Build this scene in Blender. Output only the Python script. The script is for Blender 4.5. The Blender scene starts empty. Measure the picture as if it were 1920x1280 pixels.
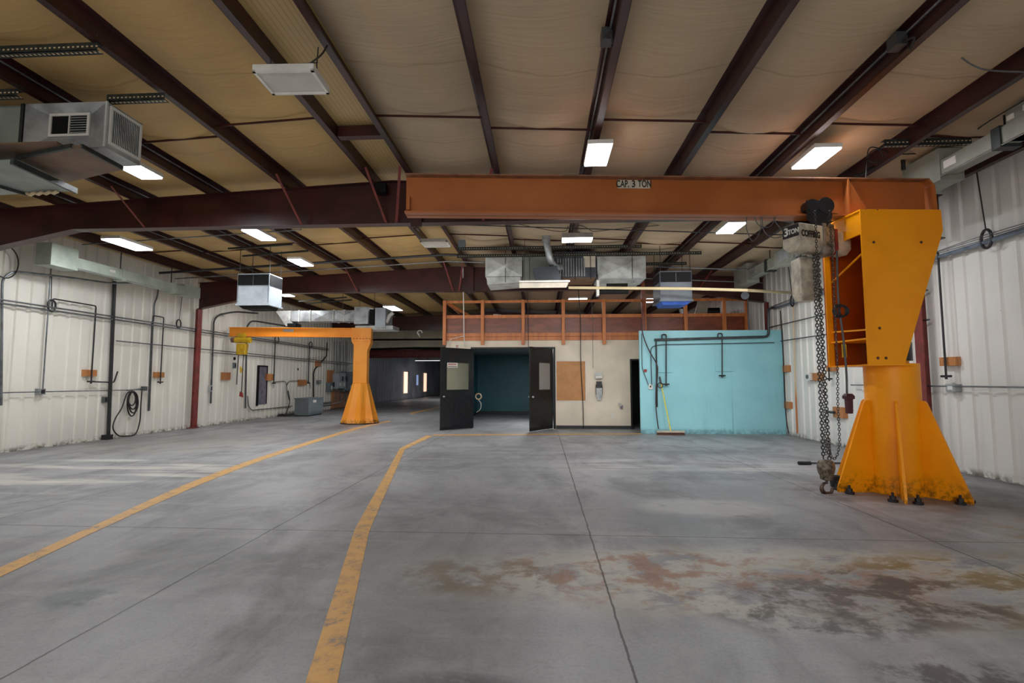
import bpy, bmesh, math, random
from mathutils import Vector, Matrix
random.seed(7)
C = bpy.context.scene.collection
PI = math.pi

# ------------------------------------------------------------------ camera survey (1920x1280 frame)
F, H = 950.0, 1.45
CA, CP = 0.05869942937135035, 0.07826088369022882       # turned left, tilted up
cf = Vector((-math.sin(CA)*math.cos(CP), math.cos(CA)*math.cos(CP), math.sin(CP)))
cr = Vector((math.cos(CA), math.sin(CA), 0))
cu = cr.cross(cf)
def ray(x, y):
    return cr*((x-960)/F) + cu*((640-y)/F) + cf
def on_z(x, y, z=0.0):                                   # where a sight line meets a level plane
    d = ray(x, y); t = (z-H)/d.z; return Vector((d.x*t, d.y*t, z))
def on_y(x, y, Y):
    d = ray(x, y); t = Y/d.y; return Vector((d.x*t, Y, H+d.z*t))
def on_x(x, y, X):
    d = ray(x, y); t = X/d.x; return Vector((X, d.y*t, H+d.z*t))

cam_d = bpy.data.cameras.new('camera'); cam = bpy.data.objects.new('camera', cam_d); C.objects.link(cam)
cam_d.sensor_width = 36; cam_d.lens = 36*F/1920; cam_d.clip_end = 200; cam_d.clip_start = .05
M3 = Matrix((cr, cu, -cf)).transposed()
cam.matrix_world = Matrix.Translation((0, 0, H)) @ M3.to_4x4()
bpy.context.scene.camera = cam

# ------------------------------------------------------------------ materials
def lin(c):
    if isinstance(c, str):
        c = [int(c[i:i+2], 16)/255 for i in (0, 2, 4)]
    return tuple((v/12.92 if v <= .04045 else ((v+.055)/1.055)**2.4) for v in c[:3]) + (1,)
class NT:
    def __init__(s, name):
        s.m = bpy.data.materials.new(name); s.m.use_nodes = True
        s.t = s.m.node_tree; s.b = s.t.nodes['Principled BSDF']; s.co = None
    def n(s, typ, **kw):
        nd = s.t.nodes.new(typ)
        for k, v in kw.items(): setattr(nd, k, v)
        return nd
    def link(s, a, b): s.t.links.new(a, b)
    def coord(s):
        if not s.co:
            g = s.n('ShaderNodeNewGeometry'); s.co = g.outputs['Position']
        return s.co
    def noise(s, scale=1, detail=4, rough=.55, stretch=None, off=None, dist=0):
        nd = s.n('ShaderNodeTexNoise'); nd.inputs['Scale'].default_value = scale
        nd.inputs['Detail'].default_value = detail; nd.inputs['Roughness'].default_value = rough
        nd.inputs['Distortion'].default_value = dist
        c = s.coord()
        if stretch or off:
            mp = s.n('ShaderNodeMapping'); s.link(c, mp.inputs['Vector'])
            if stretch: mp.inputs['Scale'].default_value = stretch
            if off: mp.inputs['Location'].default_value = off
            c = mp.outputs['Vector']
        s.link(c, nd.inputs['Vector']); return nd.outputs['Fac']
    def math(s, op, a, b=None, c=None, clamp=False):
        nd = s.n('ShaderNodeMath', operation=op, use_clamp=clamp)
        for i, v in enumerate((a, b, c)):
            if v is None: continue
            if isinstance(v, (int, float)): nd.inputs[i].default_value = v
            else: s.link(v, nd.inputs[i])
        return nd.outputs[0]
    def ramp(s, f, a, b, lo=0.0, hi=1.0):
        nd = s.n('ShaderNodeMapRange'); nd.inputs[1].default_value = a; nd.inputs[2].default_value = b
        nd.inputs[3].default_value = lo; nd.inputs[4].default_value = hi
        nd.interpolation_type = 'SMOOTHSTEP'
        s.link(f, nd.inputs[0]); return nd.outputs[0]
    def mix(s, f, a, b, blend='MIX'):
        nd = s.n('ShaderNodeMix', data_type='RGBA', blend_type=blend)
        if isinstance(f, (int, float)): nd.inputs[0].default_value = f
        else: s.link(f, nd.inputs[0])
        for i, v in ((6, a), (7, b)):
            if isinstance(v, (tuple, list, str)): nd.inputs[i].default_value = lin(v) if isinstance(v, str) else v
            else: s.link(v, nd.inputs[i])
        return nd.outputs[2]
    def xyz(s):
        nd = s.n('ShaderNodeSeparateXYZ'); s.link(s.coord(), nd.inputs[0]); return nd.outputs
    def bump(s, h, st=.3, dist=.02):
        nd = s.n('ShaderNodeBump'); nd.inputs['Strength'].default_value = st; nd.inputs['Distance'].default_value = dist
        s.link(h, nd.inputs['Height']); s.link(nd.outputs[0], s.b.inputs['Normal'])
    def color(s, c):
        if isinstance(c, str): s.b.inputs['Base Color'].default_value = lin(c)
        else: s.link(c, s.b.inputs['Base Color'])
    def set(s, rough=.5, metal=0, spec=.5):
        if isinstance(rough, (int, float)): s.b.inputs['Roughness'].default_value = rough
        else: s.link(rough, s.b.inputs['Roughness'])
        s.b.inputs['Metallic'].default_value = metal
        s.b.inputs['Specular IOR Level'].default_value = spec

def simple(name, col, rough=.5, metal=0, var=.25, scale=6, dark=None, bump=0, spec=.5, stretch=None):
    n = NT(name); f = n.noise(scale, 5, .6, stretch)
    d = dark or '%02x%02x%02x' % tuple(int(int(col[i:i+2], 16)*(1-var)) for i in (0, 2, 4))
    n.color(n.mix(n.ramp(f, .35, .7), col, d))
    n.set(rough, metal, spec)
    if bump: n.bump(f, bump)
    return n.m

def emis(name, col, st):
    n = NT(name); n.color('ffffff')
    n.b.inputs['Emission Color'].default_value = lin(col); n.b.inputs['Emission Strength'].default_value = st
    n.m.cycles.emission_sampling = 'NONE'
    return n.m

def paint(name, col, dark, grime='3a2a14', zlo=0, zhi=.5, rough=.42, wear=.72):
    n = NT(name)
    a = n.noise(1.3, 5, .6); b = n.noise(14, 6, .7, off=(3, 1, 7)); x, y, z = n.xyz()
    c = n.mix(n.ramp(a, .35, .7), col, dark)
    low = n.math('MULTIPLY', n.ramp(z, zlo, zhi, 1, 0), n.ramp(b, .42, .62))
    spots = n.ramp(b, wear, wear+.03)
    c = n.mix(n.math('MULTIPLY', low, .8), c, grime)
    c = n.mix(spots, c, '33230f')
    n.color(c); n.set(rough, 0, .3); n.bump(b, .05)
    return n.m

def floor_mat():
    n = NT('polished_concrete'); x, y, z = n.xyz()
    big = n.noise(.35, 5, .55); med = n.noise(1.1, 8, .66, (1, .55, 1), (5, 2, 0), .6); fine = n.noise(9, 8, .75)
    strk = n.noise(1.5, 6, .65, (.25, 1.6, 1), (9, 9, 0)); grain = n.noise(42, 6, .8)
    c = n.mix(n.ramp(big, .35, .65), '838588', '97999c')
    c = n.mix(n.math('MULTIPLY', n.ramp(med, .42, .68), .6), c, '5b5c5e')
    c = n.mix(n.math('MULTIPLY', n.ramp(strk, .5, .75), .5), c, 'a9a9a8')
    c = n.mix(n.math('MULTIPLY', n.ramp(fine, .5, .8), .35), c, '5a5856')
    c = n.mix(n.math('MULTIPLY', n.ramp(grain, .45, .62), .22), c, '55534f')
    c = n.mix(n.math('MULTIPLY', n.ramp(n.noise(2.6, 9, .78, None, (3, 3, 0)), .5, .62), .3), c, '9d9b97')
    def blob(cx, cy, rx, ry, soft=.5):
        dx = n.math('DIVIDE', n.math('SUBTRACT', x, cx), rx); dy = n.math('DIVIDE', n.math('SUBTRACT', y, cy), ry)
        d = n.math('SQRT', n.math('ADD', n.math('MULTIPLY', dx, dx), n.math('MULTIPLY', dy, dy)))
        return n.ramp(d, 1-soft, 1, 1, 0)
    st1 = n.noise(1.9, 8, .7, (1, 1.6, 1), (2, 7, 0), .25); st2 = n.noise(3.1, 8, .72, None, (8, 3, 0), .2)
    def stain(mask, tex, lo, hi, col, amt):
        nonlocal c
        c = n.mix(n.math('MULTIPLY', n.math('MULTIPLY', mask, n.ramp(tex, lo, hi)), amt), c, col)
    # pale scuffed patches, rust and oil beside the hoist bay
    stain(blob(2.1, 3.95, 3.6, .95), st1, .40, .52, 'b9b5a8', .7)
    stain(blob(1.2, 4.0, 2.2, .75), st2, .46, .60, '8d6248', .8)
    stain(blob(3.6, 3.9, 2.4, .95), st1, .44, .60, '6e5a2c', .95)
    stain(blob(5.6, 5.0, 2.0, 1.2), st2, .44, .62, '84703c', .75)
    stain(blob(2.3, 3.7, 1.1, .6), st1, .42, .56, '403638', .9)
    stain(blob(1.75, 3.45, .9, .5), st2, .45, .6, '3d3c3b', .85)
    stain(blob(2.05, 2.65, .6, .35), st2, .42, .56, '3c3b3a', .85)
    stain(blob(-.4, 2.4, .5, .3), st1, .42, .56, '47454a', .7)
    stain(blob(3.7, 3.2, .5, .35), st2, .44, .56, '42403c', .7)
    stain(blob(-.5, 3.9, .8, .5), st2, .42, .58, '6e6350', .7)
    stain(blob(4.6, 7.0, 1.9, 1.5), st1, .4, .6, '625a55', .55)
    stain(blob(1.9, 6.1, 1.0, .55), st1, .35, .5, 'b3b2af', .7)
    stain(blob(-7.3, 7.9, 3.0, 1.8), strk, .45, .62, 'c2bfb6', .8)
    stain(blob(-8.5, 11.5, 3.0, 2.5), st1, .42, .62, '8f8a78', .6)
    stain(blob(2.5, 9.0, 3.0, 1.0), strk, .45, .6, 'bcbab6', .6)
    stain(blob(2.8, 8.1, 1.8, .5), st2, .3, .55, '63686b', .6)
    stain(blob(3.2, 11.0, 2.0, .8), strk, .4, .6, '5c6165', .6)
    stain(blob(-.5, 10.5, 2.5, 1.5), strk, .45, .6, '6a6a6c', .6)
    stain(blob(-3.1, 3.35, .35, .2), st2, .4, .55, '505a60', .7)
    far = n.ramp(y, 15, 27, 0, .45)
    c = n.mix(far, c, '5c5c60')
    # saw-cut joints
    wob = n.math('MULTIPLY', n.math('SUBTRACT', n.noise(4, 4, .7), .5), .03)
    def joint(v, p0, step, w):
        t = n.math('DIVIDE', n.math('SUBTRACT', n.math('ADD', v, wob), p0), step)
        fr = n.math('ABSOLUTE', n.math('SUBTRACT', t, n.math('ROUND', t)))
        return n.ramp(fr, w/step*.5, w/step, 1, 0)
    j = n.math('MAXIMUM', joint(x, .45, 3.1, .009), joint(y, 4.95, 3.74, .009))
    c = n.mix(n.math('MULTIPLY', j, .85), c, '26241f')
    edge = n.math('MAXIMUM', n.ramp(x, -10.95, -10.5, 1, 0), n.ramp(x, 6.3, 6.7, 0, 1))
    c = n.mix(n.math('MULTIPLY', n.math('MULTIPLY', edge, n.ramp(st2, .4, .6)), .7), c, '48443d')
    n.color(c)
    n.set(n.ramp(med, .3, .7, .42, .62), 0, .38)
    hgt = n.math('SUBTRACT', n.math('MULTIPLY', fine, .25), j)
    n.bump(hgt, .25, .004)
    return n.m

def ceiling_mat(name, c1, c2, c3):
    n = NT(name); x, y, z = n.xyz()
    a = n.noise(.5, 4, .5); b = n.noise(1.2, 6, .6, (.35, 3.2, 1), None, 1.2); w = n.noise(5, 5, .6, (.5, 2.5, 1))
    st = n.noise(.9, 4, .6, (2.5, .25, 1), (4, 4, 0))
    c = n.mix(n.ramp(a, .35, .65), c1, c2)
    c = n.mix(n.math('MULTIPLY', n.ramp(st, .56, .72), .45), c, c3)
    # overlapped seams across the blanket, sagging a little
    sag = n.math('MULTIPLY', n.math('SUBTRACT', a, .5), .7)
    t = n.math('DIVIDE', n.math('ADD', y, sag), 1.83)
    fr = n.math('ABSOLUTE', n.math('SUBTRACT', t, n.math('ROUND', t)))
    seam = n.ramp(fr, .003, .012, 1, 0)
    c = n.mix(n.math('MULTIPLY', seam, .25), c, '5a4a33')
    n.color(c); n.set(.65, 0, .3)
    n.bump(n.math('ADD', n.math('MULTIPLY', b, 1.0), n.math('MULTIPLY', w, .12)), .30, .05)
    return n.m

def wall_mat(name, c1, c2, dirt_and_shade='6d675c'):
    n = NT(name); x, y, z = n.xyz()
    a = n.noise(.6, 4, .5); b = n.noise(7, 6, .7); st = n.noise(2.2, 4, .6, (1, 1, .12))
    c = n.mix(n.ramp(a, .3, .7), c1, c2)
    c = n.mix(n.math('MULTIPLY', n.ramp(z, 0, .14, 1, 0), n.ramp(b, .40, .6)), c, dirt_and_shade)  # wall foot darkened: dirt and painted shadow in one noisy band
    c = n.mix(n.math('MULTIPLY', n.ramp(st, .55, .75), .25), c, dirt_and_shade)
    c = n.mix(n.ramp(n.noise(26, 2, .5), .80, .82), c, '4a463e')
    n.color(c); n.set(.42, 0, .45); return n.m

def wood_mat(name, c1, c2, rough=.45, axis=(1, 1, .15), scale=7):
    n = NT(name); a = n.noise(scale, 6, .65, axis, None, .8); b = n.noise(1.5, 3, .5)
    c = n.mix(n.ramp(a, .35, .68), c1, c2); c = n.mix(n.math('MULTIPLY', n.ramp(b, .4, .7), .35), c, c2)
    n.color(c); n.set(rough); n.bump(a, .06); return n.m

def stripe_mat():
    n = NT('worn_yellow_paint'); a = n.noise(6, 8, .75); b = n.noise(30, 6, .7); x, y, z = n.xyz()
    c = n.mix(n.ramp(a, .4, .65), 'cf9f58', 'b98f58')
    w = n.math('MULTIPLY', n.ramp(n.math('ADD', n.math('MULTIPLY', a, .6), n.math('MULTIPLY', b, .4)), .52, .60), .75)
    c = n.mix(w, c, '77746e'); n.color(c); n.set(.5, 0, .4); return n.m

def bluewall_mat():
    n = NT('pale_blue_wall_paint'); x, y, z = n.xyz(); a = n.noise(.8, 5, .55); st = n.noise(3, 5, .65, (1, 1, .18)); b = n.noise(9, 6, .7)
    c = n.mix(n.ramp(a, .3, .7), '90ccd6', '84c0cb')
    c = n.mix(n.math('MULTIPLY', n.ramp(st, .56, .78), .22), c, '4f7f88')
    c = n.mix(n.math('MULTIPLY', n.math('MULTIPLY', n.ramp(z, 0, .2, 1, 0), .6), n.ramp(b, .35, .6)), c, '43616a')
    seam = n.ramp(n.math('ABSOLUTE', n.math('SUBTRACT', x, 5.25)), .004, .02, 1, 0)
    c = n.mix(n.math('MULTIPLY', n.math('MULTIPLY', seam, n.ramp(z, .2, 1.6, 1, .1)), .5), c, '4d7780')
    n.color(c); n.set(.38); return n.m

M = {}
M['floor'] = floor_mat()
M['ceil_l'] = ceiling_mat('yellowed_insulation', 'bd9c63', 'a8895a', '9a8a6c')
M['ceil_r'] = ceiling_mat('beige_insulation', 'b5a084', 'a8957c', 'b8976a')
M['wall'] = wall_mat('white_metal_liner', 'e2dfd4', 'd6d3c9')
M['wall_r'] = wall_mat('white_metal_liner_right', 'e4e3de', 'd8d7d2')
M['wall_dark'] = wall_mat('shade_toned_liner', '8c8c90', '6a6a70', '2c2826')  # same liner toned dark: the unlit passage's dimness put into the colour
n = NT('maroon_steel'); a = n.noise(2, 5, .6); n.color(n.mix(n.ramp(a, .35, .7), '3f1614', '2a0d0c')); n.set(.38, 0, .5); M['red'] = n.m
n = NT('maroon_purlin_steel'); a = n.noise(2, 5, .6); b = n.noise(38, 2, .5)
c = n.mix(n.ramp(a, .35, .7), '341413', '210b0b'); c = n.mix(n.ramp(b, .76, .78), c, 'a08c80'); n.color(c); n.set(.4, 0, .5); M['purlin'] = n.m
M['col_red'] = simple('oxide_red_column', '7c2f2a', .5)
M['orange'] = paint('yellow_orange_crane_paint', 'ffa206', 'f29404', '4a3a12', 0, .35)
M['boom'] = paint('shade_browned_boom_orange', 'a8602f', '995427', '50300f', -5, -4)  # crane orange turned browner, the boom's lighting put into its colour
M['orange2'] = paint('orange_crane_paint', 'f29c34', 'e88c1e', '40300f', 0, .25, wear=.8)
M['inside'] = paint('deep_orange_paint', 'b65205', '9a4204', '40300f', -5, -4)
M['galv'] = simple('galvanized_sheet', 'b4babc', .38, .5, .25, 3, bump=.03)
M['galv_dull'] = simple('dull_galvanized_sheet', 'bcc0be', .5, .1, .25, 3)
M['duct_grey'] = simple('grey_green_duct', '8b938c', .5, .15, .15, 2)
M['bus'] = simple('grey_bus_duct', '8f9186', .5, .1, .15, 2)
M['bus_l'] = simple('pale_green_bus_duct', 'a9b5a8', .5, .1, .15, 2)
M['conduit'] = simple('galvanized_conduit', '7b8084', .4, .7, .25, 5)
M['blackpipe'] = simple('black_pipe', '26262a', .45, .2, .3, 6)
M['greypipe'] = simple('dark_grey_pipe', '4b4d50', .45, .4, .3, 6)
M['cable'] = simple('black_cable', '151516', .6)
M['strut'] = simple('dark_strut', '3a403e', .5, .5, .3, 12)
M['white'] = simple('white_enamel', 'd9d8d2', .45, 0, .08, 4)
M['offwhite'] = simple('cream_enamel', 'c9c0ae', .5, 0, .12, 4)
M['lens_off'] = simple('unlit_diffuser', 'c2bdb4', .5, 0, .05, 4)
M['lit'] = emis('lit_diffuser', 'f4f8ff', 14.0)
M['lit_far'] = emis('lit_diffuser_far', 'f4f8ff', 5.0)
M['unit'] = simple('blue_grey_cabinet', 'a3adb5', .42, .1, .12, 3)
M['unit_d'] = simple('slate_cabinet', '464d56', .42, .1, .12, 3)
M['blue'] = simple('blue_filter', '2b52a8', .7, 0, .2, 6)
M['dark'] = simple('black_grille', '0d0e0f', .7, 0, .2, 6, spec=.2)
M['black'] = simple('black_painted_metal', '28282c', .35, .1, .25, 5)
n = NT('black_door_paint'); a = n.noise(1.4, 6, .6); b = n.noise(12, 5, .7)
n.color(n.mix(n.ramp(a, .4, .7), '101116', '191614')); n.set(n.ramp(b, .3, .7, .35, .55), 0, .3); M['door'] = n.m
M['cream'] = simple('cream_wallboard', 'ddd2bf', .6, 0, .07, 1.2)
M['creampanel'] = simple('cream_header_panel', 'ddd4bd', .6, 0, .12, 1.2)
M['bluewall'] = bluewall_mat()
M['teal'] = simple('teal_room_paint', '2f6a78', .5, 0, .12, .7)
M['room_ceil'] = simple('grey_room_ceiling', '6d6f70', .7, 0, .1, 1)
M['base'] = simple('dark_baseboard', '26282c', .5)
M['lumber'] = wood_mat('orange_stained_lumber', 'c8783a', 'a65a26')
M['ply'] = wood_mat('red_brown_plywood', '7e3c1e', '5a2510', .35, (.3, 1, 1), 6)
M['block'] = wood_mat('raw_pine_block', 'bd7d46', '9a6236')
M['cork'] = wood_mat('tan_hardboard', 'b98450', 'ab7846', .6, (1, 1, 1), 3)
M['plybrown'] = wood_mat('brown_duct_board', '6f5641', '5b4535', .6, (1, 1, 1), 3)
M['cableg'] = simple('grey_cable', '56585c', .5)
M['stripe'] = stripe_mat()
M['boxgrey'] = simple('grey_electrical_enamel', '6c777c', .45, .1, .12, 3)
M['cream_hoist'] = simple('cream_hoist_enamel', 'cfc6b2', .42, 0, .2, 5, '8c8577')
M['hoistgrey'] = simple('worn_gear_casing', '9a968b', .45, .3, .5, 9, '34342f')
M['redbit'] = simple('dull_red_enamel', '8e2a25', .5)
M['chain'] = simple('steel_chain', '595958', .35, .85, .4, 40)
M['blocky'] = simple('worn_hook_block', '8b8070', .5, .4, .55, 22, '3a2f28')
M['hook'] = simple('worn_steel_hook', '6b5650', .35, .8, .3, 10)
M['pendant'] = simple('dark_red_rubber', '4c1822', .55)
M['yellow'] = simple('yellow_enamel', 'd2a818', .45, 0, .2, 6)
M['broomy'] = simple('yellow_broom_handle', 'd8cf3c', .45, 0, .1, 6)
M['bristle'] = simple('brown_bristles', '5a3a2c', .9, 0, .4, 60, bump=.6)
M['tan'] = simple('tan_pipe', 'c7b08c', .5, 0, .15, 3)
n = NT('rust_streaked_pipe'); x, y, z = n.xyz(); n.color(n.mix(n.ramp(z, .9, 1.5, 1, 0), 'c9b596', 'b5672a')); n.set(.6); M['rusty'] = n.m
M['hose'] = simple('dark_red_hose', '3b2028', .5)
M['textk'] = simple('black_lettering', '101010', .6)
M['textw'] = simple('white_lettering', 'e6e6e0', .6)
M['tex_red'] = simple('red_lettering', 'a02424', .6)
M['pvc'] = simple('ivory_tube', 'bfae86', .45, 0, .1, 3)
M['ridge'] = None
n = NT('ridge_liner_metal'); x, y, z = n.xyz()
t = n.math('MULTIPLY', x, 16.0); fr = n.math('ABSOLUTE', n.math('SUBTRACT', t, n.math('ROUND', t)))
n.color(n.mix(n.ramp(fr, .0, .12, .55, 0), 'b09462', '5e4c30')); n.set(.5); M['ridge'] = n.m
g = NT('clear_glazing'); g.color('c8cfc0'); g.set(.08, 0, .5); g.b.inputs['Transmission Weight'].default_value = .9
g.b.inputs['IOR'].default_value = 1.05; M['glass'] = g.m
g = NT('frosted_glazing'); g.color('8a8a86'); g.set(.35, 0, .5); M['frost'] = g.m
M['slit'] = emis('daylight_gap', 'ffc9a8', 1.2)
M['refl_glow'] = emis('bluish_reflection_glow', '8fb8ff', .35)  # blue reflection put in as a faint emission
M['gap'] = simple('purple_grey_gap', '6f6a78', .6)

# ------------------------------------------------------------------ mesh builder
class MB:
    def __init__(s): s.bm = bmesh.new(); s.smooth = False
    def poly(s, pts):
        vs = [s.bm.verts.new(Vector(p)) for p in pts]
        try: s.bm.faces.new(vs)
        except ValueError: pass
        return s
    def box(s, x0, x1, y0, y1, z0, z1, mtx=None):
        P = [Vector((x, y, z)) for x in (x0, x1) for y in (y0, y1) for z in (z0, z1)]
        if mtx: P = [mtx @ p for p in P]
        v = [s.bm.verts.new(p) for p in P]
        for f in ((0, 1, 3, 2), (4, 6, 7, 5), (0, 4, 5, 1), (2, 3, 7, 6), (0, 2, 6, 4), (1, 5, 7, 3)):
            s.bm.faces.new([v[i] for i in f])
        return s
    def cbox(s, c, sx, sy, sz, rot=None):
        m = Matrix.Translation(Vector(c)) @ (rot.to_4x4() if rot else Matrix())
        return s.box(-sx/2, sx/2, -sy/2, sy/2, -sz/2, sz/2, m)
    def bar(s, p0, p1, w, h=None, up=(0, 0, 1)):                 # rectangular bar between two points
        p0, p1 = Vector(p0), Vector(p1); d = (p1-p0); L = d.length; d.normalize(); h = h or w
        u = Vector(up)
        if abs(d.dot(u)) > .98: u = Vector((1, 0, 0))
        a = d.cross(u).normalized(); b = a.cross(d)
        m = Matrix((a, b, d)).transposed().to_4x4(); m.translation = p0
        return s.box(-w/2, w/2, -h/2, h/2, 0, L, m)
    def prism(s, pts, ext):
        e = Vector(ext); a = [s.bm.verts.new(Vector(p)) for p in pts]; b = [s.bm.verts.new(Vector(p)+e) for p in pts]
        s.bm.faces.new(a); s.bm.faces.new(b[::-1]); k = len(a)
        for i in range(k): s.bm.faces.new((a[i], b[i], b[(i+1) % k], a[(i+1) % k]))
        return s
    def loft(s, rings, cap=True, close=True):
        R = [[s.bm.verts.new(Vector(p)) for p in r] for r in rings]; k = len(R[0])
        for A, B in zip(R, R[1:]):
            for i in range(k if close else k-1): s.bm.faces.new((A[i], A[(i+1) % k], B[(i+1) % k], B[i]))
        if cap and close: s.bm.faces.new(R[0][::-1]); s.bm.faces.new(R[-1])
        return s
    def tube(s, pts, r, seg=8, cap=True, closed=False):
        pts = [Vector(p) for p in pts]; rings = []; prev = None; n = len(pts)
        for i, p in enumerate(pts):
            if closed: d = pts[(i+1) % n]-pts[i-1]
            else: d = pts[min(i+1, n-1)]-pts[max(i-1, 0)]
            d.normalize()
            if prev is None:
                a = d.cross(Vector((0, 0, 1)));
                if a.length < .1: a = d.cross(Vector((1, 0, 0)))
            else: a = prev - d*prev.dot(d)
            a.normalize(); b = d.cross(a); prev = a
            rr = r[i] if isinstance(r, (list, tuple)) else r
            rings.append([p+(a*math.cos(2*PI*k/seg)+b*math.sin(2*PI*k/seg))*rr for k in range(seg)])
        if closed: rings.append(rings[0])
        s.loft(rings, cap and not closed); s.smooth = True
        return s
    def cyl(s, p0, p1, r0, r1=None, seg=16):
        p0, p1 = Vector(p0), Vector(p1); d = (p1-p0).normalized(); a = d.cross(Vector((0, 0, 1)))
        if a.length < .1: a = d.cross(Vector((1, 0, 0)))
        a.normalize(); b = d.cross(a); r1 = r0 if r1 is None else r1
        return s.loft([[p+(a*math.cos(2*PI*k/seg)+b*math.sin(2*PI*k/seg))*r for k in range(seg)] for p, r in ((p0, r0), (p1, r1))])
    def lathe(s, prof, seg=20, org=(0, 0, 0)):
        o = Vector(org)
        s.loft([[o+Vector((r*math.cos(2*PI*k/seg), r*math.sin(2*PI*k/seg), z)) for k in range(seg)] for r, z in prof]); s.smooth = True; return s
    def build(s, name, m, parent=None, sm=None, bevel=0, local=False):
        bmesh.ops.remove_doubles(s.bm, verts=s.bm.verts, dist=1e-6)
        bmesh.ops.recalc_face_normals(s.bm, faces=s.bm.faces)
        if bevel:
            es = [e for e in s.bm.edges if len(e.link_faces) == 2 and e.calc_face_angle(0) > .6]
            bmesh.ops.bevel(s.bm, geom=es, offset=bevel, segments=2, affect='EDGES', profile=.6)
        me = bpy.data.meshes.new(name)
        o = bpy.data.objects.new(name, me); C.objects.link(o)
        if parent is not None:
            o.parent = parent
            if not local:
                s.bm.transform(world(parent).inverted())
        else:
            bb = [v.co for v in s.bm.verts]
            c = Vector(((min(v.x for v in bb)+max(v.x for v in bb))/2, (min(v.y for v in bb)+max(v.y for v in bb))/2, min(v.z for v in bb)))
            s.bm.transform(Matrix.Translation(-c)); o.location = c
        if (s.smooth if sm is None else sm):
            for f in s.bm.faces: f.smooth = True
            for e in s.bm.edges:
                if len(e.link_faces) == 2 and e.calc_face_angle(0) > .7: e.smooth = False
        s.bm.to_mesh(me); s.bm.free(); me.materials.append(M[m] if isinstance(m, str) else m)
        return o
def world(o):
    m = Matrix()
    while o is not None:
        m = (Matrix.Translation(o.location) @ o.rotation_euler.to_matrix().to_4x4()) @ m; o = o.parent
    return m
def tag(o, label, cat, group=None, kind=None):
    if label: o['label'] = label
    if cat: o['category'] = cat
    if group: o['group'] = group
    if kind: o['kind'] = kind
    return o
def struct(o, label=None):
    o['kind'] = 'structure'
    if label: o['label'] = label
    return o
def thing(name, label, cat, loc=(0, 0, 0), rz=0, group=None):
    o = bpy.data.objects.new(name, None); C.objects.link(o); o.location = loc; o.rotation_euler = (0, 0, rz)
    return tag(o, label, cat, group)
def dup(root, loc, rz=None, label=None):
    def cp(o, par):
        c = o.copy(); C.objects.link(c); c.parent = par
        for ch in kids.get(o.name, []): cp(ch, c)
        return c
    kids = {}
    for o in C.objects:
        if o.parent: kids.setdefault(o.parent.name, []).append(o)
    r = cp(root, None); r.location = loc
    if rz is not None: r.rotation_euler = (0, 0, rz)
    if label: r['label'] = label
    return r
def text(body, size, m, parent, mtx, name='lettering', sx=1, ext=.002, bold=0):
    cu_ = bpy.data.curves.new('t', 'FONT'); cu_.body = body; cu_.size = size; cu_.extrude = ext; cu_.align_x = 'CENTER'; cu_.align_y = 'CENTER'
    cu_.offset = bold
    t = bpy.data.objects.new('t', cu_); C.objects.link(t)
    dg = bpy.context.evaluated_depsgraph_get(); me = bpy.data.meshes.new_from_object(t.evaluated_get(dg))
    bpy.data.objects.remove(t); me.name = name
    W = Matrix(mtx) @ Matrix.Diagonal((sx, 1, 1, 1))
    if parent is not None: W = world(parent).inverted() @ W
    me.transform(W); me.materials.clear(); me.materials.append(M[m])
    o = bpy.data.objects.new(name, me); C.objects.link(o); o.parent = parent
    return o
def face_mtx(origin, right, up):
    r = Vector(right).normalized(); u = Vector(up).normalized(); n_ = r.cross(u)
    m = Matrix((r, u, n_)).transposed().to_4x4(); m.translation = Vector(origin); return m
def arc(c, r, a0, a1, n_, ax=Vector((1, 0, 0)), ay=Vector((0, 0, 1))):
    return [Vector(c)+ax*(r*math.cos(a0+(a1-a0)*k/n_))+ay*(r*math.sin(a0+(a1-a0)*k/n_)) for k in range(n_+1)]
def smooth_path(pts, n_=8):                                  # catmull-rom
    P = [Vector(p) for p in pts]; P = [P[0]*2-P[1]]+P+[P[-1]*2-P[-2]]; out = []
    for i in range(1, len(P)-2):
        for k in range(n_):
            t = k/n_
            out.append(.5*((2*P[i])+(P[i+1]-P[i-1])*t+(2*P[i-1]-5*P[i]+4*P[i+1]-P[i+2])*t*t+(3*P[i]-P[i-1]-3*P[i+1]+P[i+2])*t**3))
    out.append(P[-2]); return out
def bend(pts, r=.12, n_=5):                                  # polyline with rounded corners
    P = [Vector(p) for p in pts]; out = [P[0]]
    for i in range(1, len(P)-1):
        a = (P[i-1]-P[i]); b = (P[i+1]-P[i]); q = min(r, a.length*.45, b.length*.45); a.normalize(); b.normalize()
        s0, s1 = P[i]+a*q, P[i]+b*q
        for k in range(n_+1):
            t = k/n_; out.append(s0*(1-t)**2+P[i]*2*t*(1-t)+s1*t*t)
    out.append(P[-1]); return out

XL, XR = -10.95, 6.70
RX, RZ, SL = -2.6, 4.97, .05
def roof(X): return RZ - SL*abs(X-RX)                         # top of the rafters = underside of the purlins
Y1, Y2, Y3 = 8.6, 15.3, 25.5

# ------------------------------------------------------------------ shell
struct(MB().box(XL-.3, XR+.3, -7.2, 56, -.2, 0).build('floor', 'floor'), 'grey polished concrete floor with saw-cut joints and stains')

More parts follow.
